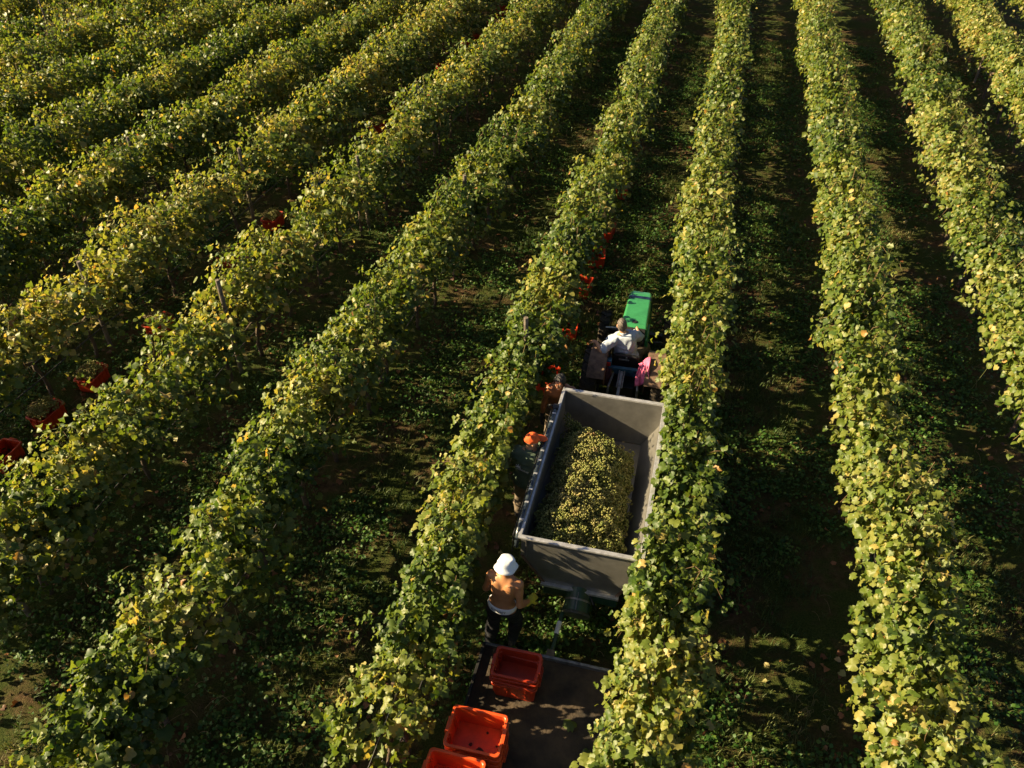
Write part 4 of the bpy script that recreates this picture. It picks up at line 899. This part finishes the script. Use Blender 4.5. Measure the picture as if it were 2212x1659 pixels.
def person(P):
    pel, neck = A_(*P['pelvis']), A_(*P['neck']); B = frame(neck-pel, P['face']); r, f, u = B.T; L = np.linalg.norm(neck-pel)
    root = root_at('person', tuple(P['loc']), P['label'], 'person')
    j = {k: A_(*v) for k, v in P['joints'].items()}
    hips = {-1: pel-r*.09-u*.02, 1: pel+r*.09-u*.02}
    pts = np.array(list(j.values())+[pel, neck, A_(*P['head'])]); lo, hi = pts.min(0)-.26, pts.max(0)+.26
    bw = P.get('build', 1.)
    def torso(F, g, k=.05, up_only=False):
        F.ell(pel+u*.02, A_(.165, .115, .13)*bw+g, B, k)
        F.ell(pel+u*L*.33+f*.004, A_(.138, .098, .17)*bw+g, B, k); F.ell(pel+u*L*.66+f*.008, A_(.158, .112, .19)*bw+g, B, k)
        F.cone(pel+u*L*.52+r*.07-f*.035, pel+u*L*.86+r*.09-f*.045, .055+g, .05+g, k); F.cone(pel+u*L*.52-r*.07-f*.035, pel+u*L*.86-r*.09-f*.045, .055+g, .05+g, k)
        sm = (j['shL']+j['shR'])/2
        for q in ('shL', 'shR'): F.cone(neck*.55+sm*.45-u*.03, j[q]-u*.005, .062+g, .058+g, k)
        F.cone(neck-u*.04, j['shL']*.35+neck*.65+u*.0, .052+g, .048+g, .04); F.cone(neck-u*.04, j['shR']*.35+neck*.65, .052+g, .048+g, .04)
    def arm(F, q, g, t1=1., fore=True):
        a, b, c = j['sh'+q], j['el'+q], j['wr'+q]; e = a+(b-a)*t1
        F.cone(a, e, .052+g, .052-.012*t1+g, .03); F.ell(a+(b-a)*.38+B[:, 1]*.008, A_(.046, .046, .05)+g, None, .03)
        if fore: F.cone(b, b+(c-b)*.35, .040+g, .041+g, .025); F.cone(b+(c-b)*.3, c, .041+g, .027+g, .025)
    def leg(F, s_, q, g, flare=0.):
        h_, k_, a_ = hips[s_], j['kn'+q], j['an'+q]
        F.cone(h_, k_, .085+g, .056+g, .05); F.cone(k_, k_+(a_-k_)*.35, .056+g, .056+g+flare, .03); F.cone(k_+(a_-k_)*.3, a_, .056+g+flare, .036+g+flare, .03)
    # --- the body, one surface
    F = Field(lo, hi, P.get('h', .0085)); torso(F, 0)
    for s_, q in ((-1, 'L'), (1, 'R')): arm(F, q, 0); leg(F, s_, q, 0)
    hd = A_(*P['head']); H = frame(P.get('headup', (0, 0, 1)), P['look']); hr, hf, hu = H.T
    F.cone(neck-u*.05, hd-hu*.06-hf*.02, .058, .053, .03)
    F.ell(hd+hu*.02-hf*.008, (.074, .094, .095), H, .02); F.ell(hd+hf*.028-hu*.045, (.056, .062, .068), H, .03); F.ell(hd+hf*.072-hu*.095, (.024, .020, .018), H, .025)
    F.cone(hd+hf*.085+hu*.012, hd+hf*.108-hu*.022, .010, .0145, .012)                                              # nose
    F.cone(hd+hf*.078+hu*.03+hr*.04, hd+hf*.082+hu*.03-hr*.04, .012, .012, .015)                                    # brow
    for s_ in (-1, 1):
        F.ell(hd+hf*.092+hr*.031*s_+hu*.008, (.017, .012, .010), H, -1); F.ell(hd+hr*.077*s_-hf*.012-hu*.012, (.012, .022, .032), H, .008)   # eye sockets, ears
    F.cone(hd+hf*.084-hu*.058+hr*.014, hd+hf*.084-hu*.058-hr*.014, .011, .011, .012)                                # lips
    if P.get('bare'):
        for s_ in (-1, 1):
            F.ell(pel+u*L*.72+r*.075*s_+f*.085, (.075, .04, .055), B, .04); F.ell(pel+u*L*.74+r*.078*s_-f*.088, (.055, .028, .08), B, .03)
        F.cone(pel+u*L*.18-f*.128, pel+u*L*.78-f*.142, .012, .011, -1)
    for q, sd_ in (('L', -1), ('R', 1)):
        d, n_, cu = P['hand'+q]; hand(F, j['wr'+q], A_(*d), A_(*n_), sd_, curl=cu)
    V, Fc = F.mesh(); put_np(V, Fc, 'body', P['skin'], root)
    # --- trousers
    T = Field(lo, hi, .01)
    T.ell(pel+u*.015, A_(.165, .118, .12)*bw+.014, B, .05)
    for s_, q in ((-1, 'L'), (1, 'R')): leg(T, s_, q, .016, .012)
    T.wrinkle(.006, 60, 3); T.clip(pel+u*P.get('waist', .07), u)
    for q in 'LR': T.D = np.where(np.linalg.norm(T.grid()-j['an'+q], axis=-1) < .16, np.maximum(T.D, (T.grid()-(j['an'+q]+unit(j['kn'+q]-j['an'+q])*.03)) @ unit(j['an'+q]-j['kn'+q])), T.D)
    V, Fc = T.mesh(); put_np(V, Fc, 'trousers', P['legs'], root)
    for q in 'LR':
        S = Field(j['an'+q]-.24, j['an'+q]+.24, .009); ff = unit(A_(*P.get('toe'+q, (f[0], f[1], 0)))); a_ = j['an'+q]; dn = P.get('sole'+q, .055)
        S.cone(a_+A_(0, 0, .01), a_-A_(0, 0, dn*.5), .046, .046, .02); S.cone(a_-A_(0, 0, dn*.6)-ff*.03, a_-A_(0, 0, dn*.75)+ff*.15, .042, .038, .03); S.clip(a_-A_(0, 0, dn+.03), (0, 0, -1))
        V, Fc = S.mesh(); put_np(V, Fc, 'shoe', M_shoe, root)
    # --- shirt
    if 'shirt' in P:
        g = P.get('loose', .018); S = Field(lo, hi, .0095); torso(S, g)
        S.ell(pel+u*.05, A_(.165, .12, .12)*bw+g, B, .05)
        for q in 'LR': arm(S, q, g*1.05+.004, P.get('sleeve', .8), P.get('long', False))
        S.wrinkle(P.get('fold', .006), 48, 5); S.clip(pel-u*P.get('hem', .02), -u); S.clip(neck+u*.01, u)
        if P.get('long'):
            for q in 'LR': dd = unit(j['wr'+q]-j['el'+q]); S.D = np.where(np.linalg.norm(S.grid()-j['wr'+q], axis=-1) < .13, np.maximum(S.D, (S.grid()-(j['wr'+q]-dd*.01)) @ dd), S.D)
        V, Fc = S.mesh(); sh = put_np(V, Fc, P.get('shirtname', 'shirt'), P['shirt'], root)
        c = Field(neck-.14, neck+.14, .008); c.cone(neck-u*.015, neck+u*.02-f*.005, .072, .064, .01); c.cone(neck-u*.06, neck+u*.06, .058, .058, -1); V, Fc = c.mesh(); put_np(V, Fc, 'collar', P['shirt'], sh)
    # --- hair
    if 'hair' in P:
        S = Field(hd-.17, hd+.17, .008); vol = P.get('hairvol', .012)
        S.ell(hd+hu*.028-hf*.014, A_(.074, .094, .095)+vol, H, .01); S.ell(hd-hu*.02-hf*.045, A_(.066, .052, .075)+vol*.6, H, .02)
        S.wrinkle(P.get('hairrough', .006), 150, 8); S.clip(hd+hf*.062+hu*.04, unit(hf*.9-hu*.55)); S.clip(hd-hu*.075, -hu)
        V, Fc = S.mesh(); put_np(V, Fc, 'hair', P['hair'], root)
    return root, dict(pel=pel, neck=neck, r=r, f=f, u=u, L=L, hd=hd, H=H, hr=hr, hf=hf, hu=hu, j=j, B=B)
def basis4(c, cols):
    M = Matrix.Identity(4)
    for i in range(3):
        for k in range(3): M[k][i] = float(cols[i][k])
    M.translation = Vector([float(q) for q in c]); return M
def flat_text(body, size, M, m, name, parent):
    """short lettering as a thin raised mesh"""
    cu = bpy.data.curves.new('lettering', 'FONT'); cu.body = body; cu.size = size; cu.extrude = .0012; cu.align_x = 'CENTER'; cu.align_y = 'CENTER'
    o = bpy.data.objects.new('tmp', cu); col.objects.link(o); dg = bpy.context.evaluated_depsgraph_get(); me = bpy.data.meshes.new_from_object(o.evaluated_get(dg)); bpy.data.objects.remove(o)
    me.materials.clear(); me.materials.append(m); v = [M @ x.co-ORG[parent.name] for x in me.vertices]
    for a, b in zip(me.vertices, v): a.co = b
    o = bpy.data.objects.new(name, me); col.objects.link(o); o.parent = parent; ORG[o.name] = ORG[parent.name]; return o
def wrap_text(body, size, step, place, m, name, parent):
    """letters one after another along a curved band: place(i) gives each letter's matrix; joined into one mesh"""
    obs = [flat_text(ch, size, place(i), m, name, parent) for i, ch in enumerate(body)]
    V = []; Fs = []
    for o in obs:
        b = len(V); V += [tuple(v.co) for v in o.data.vertices]; Fs += [tuple(i+b for i in p.vertices) for p in o.data.polygons]; bpy.data.objects.remove(o)
    me = bpy.data.meshes.new(name); me.from_pydata(V, [], Fs); me.materials.append(m); o = bpy.data.objects.new(name, me); col.objects.link(o); o.parent = parent; ORG[o.name] = ORG[parent.name]

# the driver, seated, left hand on the mudguard, right hand at the wheel
d_root, d = person(dict(loc=(-.64, 10.68, .7), label='grey-haired man in a blue and white striped shirt driving the green tractor', face=(.14, 1, 0),
    pelvis=(-.64, 10.68, .80), neck=(-.73, 10.66, 1.33), head=(-.775, 10.70, 1.47), look=(-.12, 1, -.25), headup=(-.08, .06, 1), skin=M_skin2, legs=M_khaki, waist=.05, build=1.08,
    joints=dict(shL=(-.885, 10.58, 1.24), shR=(-.555, 10.76, 1.25), elL=(-1.04, 10.40, 1.10), wrL=(-1.16, 10.56, 1.155), elR=(-.475, 10.97, 1.08), wrR=(-.55, 11.12, 1.16),
                knL=(-.84, 11.08, .80), anL=(-.88, 11.14, .50), knR=(-.36, 11.09, .80), anR=(-.32, 11.13, .50)),
    handL=((-.75, .6, -.25), (0, .2, 1), .35), handR=((-.5, .8, -.25), (.3, .1, .9), .8), shirt=M_shirt, sleeve=.85, loose=.03, hem=.10, fold=.011, hair=M_hairg, hairvol=.005, hairrough=.003))
# bare-chested man with glasses at the front corner of the trailer
g_root, g = person(dict(loc=(-1.5, 9.0, 0), label='bare-chested man with black hair and glasses, facing us at the front corner of the trailer', face=(.06, -1, 0),
    pelvis=(-1.52, 9.07, .93), neck=(-1.47, 8.99, 1.43), head=(-1.475, 8.925, 1.53), look=(-.12, -1, .12), headup=(0, .1, 1), skin=M_skin3, legs=M_khaki, bare=True, waist=.05, h=.008,
    joints=dict(shL=(-1.29, 9.0, 1.36), shR=(-1.635, 8.96, 1.36), elL=(-1.24, 9.1, 1.08), wrL=(-1.28, 9.02, .86), elR=(-1.70, 8.95, 1.09), wrR=(-1.715, 8.86, .87),
                knL=(-1.41, 9.06, .50), anL=(-1.40, 9.13, .09), knR=(-1.62, 9.04, .50), anR=(-1.62, 9.13, .09)),
    handL=((0, -.2, -1), (.9, 0, 0), .5), handR=((0, -.25, -1), (-.9, 0, .1), .5), hair=M_hair, hairvol=.017, hairrough=.005))
hd, hr, hf, hu = g['hd'], g['hr'], g['hf'], g['hu']
for s_ in (-1, 1):
    c = hd+hf*.083+hr*.031*s_+hu*.008; put(MB().lathe([(.0001, -.009), (.009, 0), (.0001, .009)], 10, basis4(c, (hr, hu, hf))), 'eye', M_eye, g_root, smooth=True)
gl = MB()
for s_ in (-1, 1):
    M = basis4(hd+hf*.105+hr*.033*s_+hu*.004, (hr, hu, hf)); gl.lathe([(.024+.0025*math.cos(R(60*k)), .0025*math.sin(R(60*k))) for k in range(6)], 20, M, closed=True)
    gl.tube([M @ Vector((.024*s_, .004, 0)), M @ Vector((.047*s_, .004, -.03)), M @ Vector((.047*s_, 0, -.1))], .002, 5)
gl.tube([Vector(hd+hf*.106+hr*.011+hu*.006), Vector(hd+hf*.106-hr*.011+hu*.006)], .002, 5); put(gl, 'glasses', M_black, g_root)
put(MB().lathe([(.0001, -.004), (.018, -.002), (.018, .002), (.0001, .004)], 12, basis4(hd+hf*.092-hu*.058, (hr, hu*.35, hf))), 'mouth', M_eye, g_root, smooth=True)
S = Field(g['j']['wrR']-.22, g['j']['wrR']+.22, .006); hand(S, g['j']['wrR'], A_(0, -.25, -1), A_(-.9, 0, .1), 1, .005, .5); S.cone(g['j']['wrR']+A_(0, .01, .03), g['j']['wrR']-A_(0, .01, .04), .036, .034, .015); V, Fc = S.mesh(); put_np(V, Fc, 'glove', M_dglove, g_root)
# man in the orange cap, back to us, leaning at the trailer's side
c_root, c = person(dict(loc=(-1.65, 7.5, 0), label='man in an orange cap and dark green sweatshirt standing at the trailer side', face=(.30, 1, 0),
    pelvis=(-1.645, 7.42, .93), neck=(-1.615, 7.51, 1.45), head=(-1.585, 7.555, 1.585), look=(.85, .6, -.3), headup=(.1, .1, 1), skin=M_skin2, legs=M_olive, waist=.04,
    joints=dict(shL=(-1.785, 7.49, 1.375), shR=(-1.455, 7.57, 1.375), elL=(-1.81, 7.62, 1.11), wrL=(-1.66, 7.77, 1.02), elR=(-1.475, 7.73, 1.14), wrR=(-1.50, 7.93, 1.28),
                knL=(-1.735, 7.50, .50), anL=(-1.765, 7.55, .09), knR=(-1.56, 7.53, .50), anR=(-1.55, 7.58, .09)),
    handL=((.8, .6, .1), (-.3, .6, .6), .6), handR=((.3, .6, .6), (-.6, .6, .2), .7), shirt=M_sweat, shirtname='sweatshirt', long=True, sleeve=1., loose=.026, hem=.04, fold=.011))
hd, hr, hf, hu = c['hd'], c['hr'], c['hf'], c['hu']; H = c['H']
S = Field(hd-.26, hd+.26, .008); S.ell(hd+hu*.035-hf*.008, (.091, .112, .098), H, .01); S.clip(hd+hu*.028, -(hu-.12*hf)); S.wrinkle(.003, 60, 2)
V, Fc = S.mesh(); cap = put_np(V, Fc, 'cap', M_cap, c_root)
S = Field(hd-.3, hd+.3, .007); S.ell(hd+hf*.13+hu*.030, (.078, .10, .012), frame(hu+hf*.18, hf), .005); V, Fc = S.mesh(); put_np(V, Fc, 'visor', M_cap, cap)
put(MB().lathe([(.0001, .008), (.009, .004), (.01, -.004), (.0001, -.006)], 10, basis4(hd+hu*.134-hf*.008, (hr, hf, hu))), 'button', M_cap, cap)
u, r, f = c['u'], c['r'], c['f']; bk = c['pel']+u*c['L']*.60-f*.166
M = basis4(bk-r*.005, (r, u, -f)); flat_text('VIGNOBLES', .036, M @ Matrix.Translation((.02, -.035, .0)), M_print, 'lettering', c_root)
em = MB()
for k in range(5): a = R(90-50*(k-2)); em.tube([M @ Vector((-.05, .0, .001)), M @ Vector((-.05+.042*math.cos(a), .042*math.sin(a)+.0, .001))], .004, 5)
em.tube([M @ Vector((-.05-.04, -.008, .001)), M @ Vector((-.05+.04, -.008, .001))], .004, 5); put(em, 'emblem', M_print, c_root)
# bare-backed man in the white hat walking behind the trailer
h_root, h = person(dict(loc=(-1.47, 5.4, 0), label='bare-backed man in a white bucket hat and navy trousers walking behind the trailer', face=(.10, 1, 0),
    pelvis=(-1.445, 5.345, .96), neck=(-1.415, 5.40, 1.47), head=(-1.41, 5.435, 1.60), look=(.25, 1, -.35), headup=(0, .12, 1), skin=M_skin, legs=M_navy, bare=True, waist=-.02, h=.008, build=1.02,
    joints=dict(shL=(-1.595, 5.43, 1.395), shR=(-1.25, 5.375, 1.395), elL=(-1.665, 5.43, 1.12), wrL=(-1.53, 5.60, 1.06), elR=(-1.215, 5.29, 1.12), wrR=(-1.13, 5.44, 1.015),
                knL=(-1.57, 5.37, .51), anL=(-1.62, 5.36, .09), knR=(-1.30, 5.49, .52), anR=(-1.335, 5.40, .16)),
    handL=((.5, .8, .1), (-.5, .5, .5), .6), handR=((.45, .85, -.05), (.5, -.2, .85), .75), soleR=.06))
S = Field(h['j']['wrR']-.22, h['j']['wrR']+.22, .006); hand(S, h['j']['wrR'], A_(.45, .85, -.05), A_(.5, -.2, .85), 1, .005, .75); S.cone(h['j']['wrR']-A_(.02, .04, 0), h['j']['wrR']+A_(.015, .03, 0), .036, .036, .015); V, Fc = S.mesh(); put_np(V, Fc, 'glove', M_glove, h_root, 'yellow work glove')
pel, r, f, u = h['pel'], h['r'], h['f'], h['u']
S = Field(pel-.3, pel+.3, .008); S.ell(pel+u*.02, A_(.165, .115, .13)*1.02+.014, h['B'], .05); S.ell(pel+u*h['L']*.33+f*.004, A_(.138, .098, .17)*1.02+.012, h['B'], .05); S.clip(pel+u*.060, u); S.clip(pel-u*.03, -u); V, Fc = S.mesh(); wb = put_np(V, Fc, 'waistband', M_band, h_root)
def lp(i):
    a = (i-2)*.21-.02; q = pel+r*.19*math.sin(a)-f*(.137*math.cos(a)+.004)+u*.034; t = unit(r*math.cos(a)*.19+f*.137*math.sin(a)); n = np.cross(t, u); return basis4(q+n*.004, (t, u, n))
wrap_text('DXNNY', .046, .04, lp, M_ink, 'lettering', wb)
hd, hr, hf, hu = h['hd'], h['hr'], h['hf'], h['hu']; tilt = frame(hu+hf*.10-hr*.04, hf)
Mh = basis4(hd+hu*.02-hf*.012, (tilt[:, 0]*.88, tilt[:, 1], tilt[:, 2]))
hat = MB().lathe([(.150, -.012), (.152, -.008), (.132, .012), (.116, .028), (.112, .06), (.108, .09), (.098, .108), (.07, .117), (.0001, .119)], 40, Mh)
hat.v = [(x+.006*math.sin(5*math.atan2(y-hd[1], x-hd[0])), y, z+.010*math.sin(3*math.atan2(y-hd[1], x-hd[0])+1)*min(1, 4*math.hypot(x-hd[0], y-hd[1]))) for x, y, z in hat.v]
put(hat, 'bucket_hat', M_hat, h_root, smooth=True)
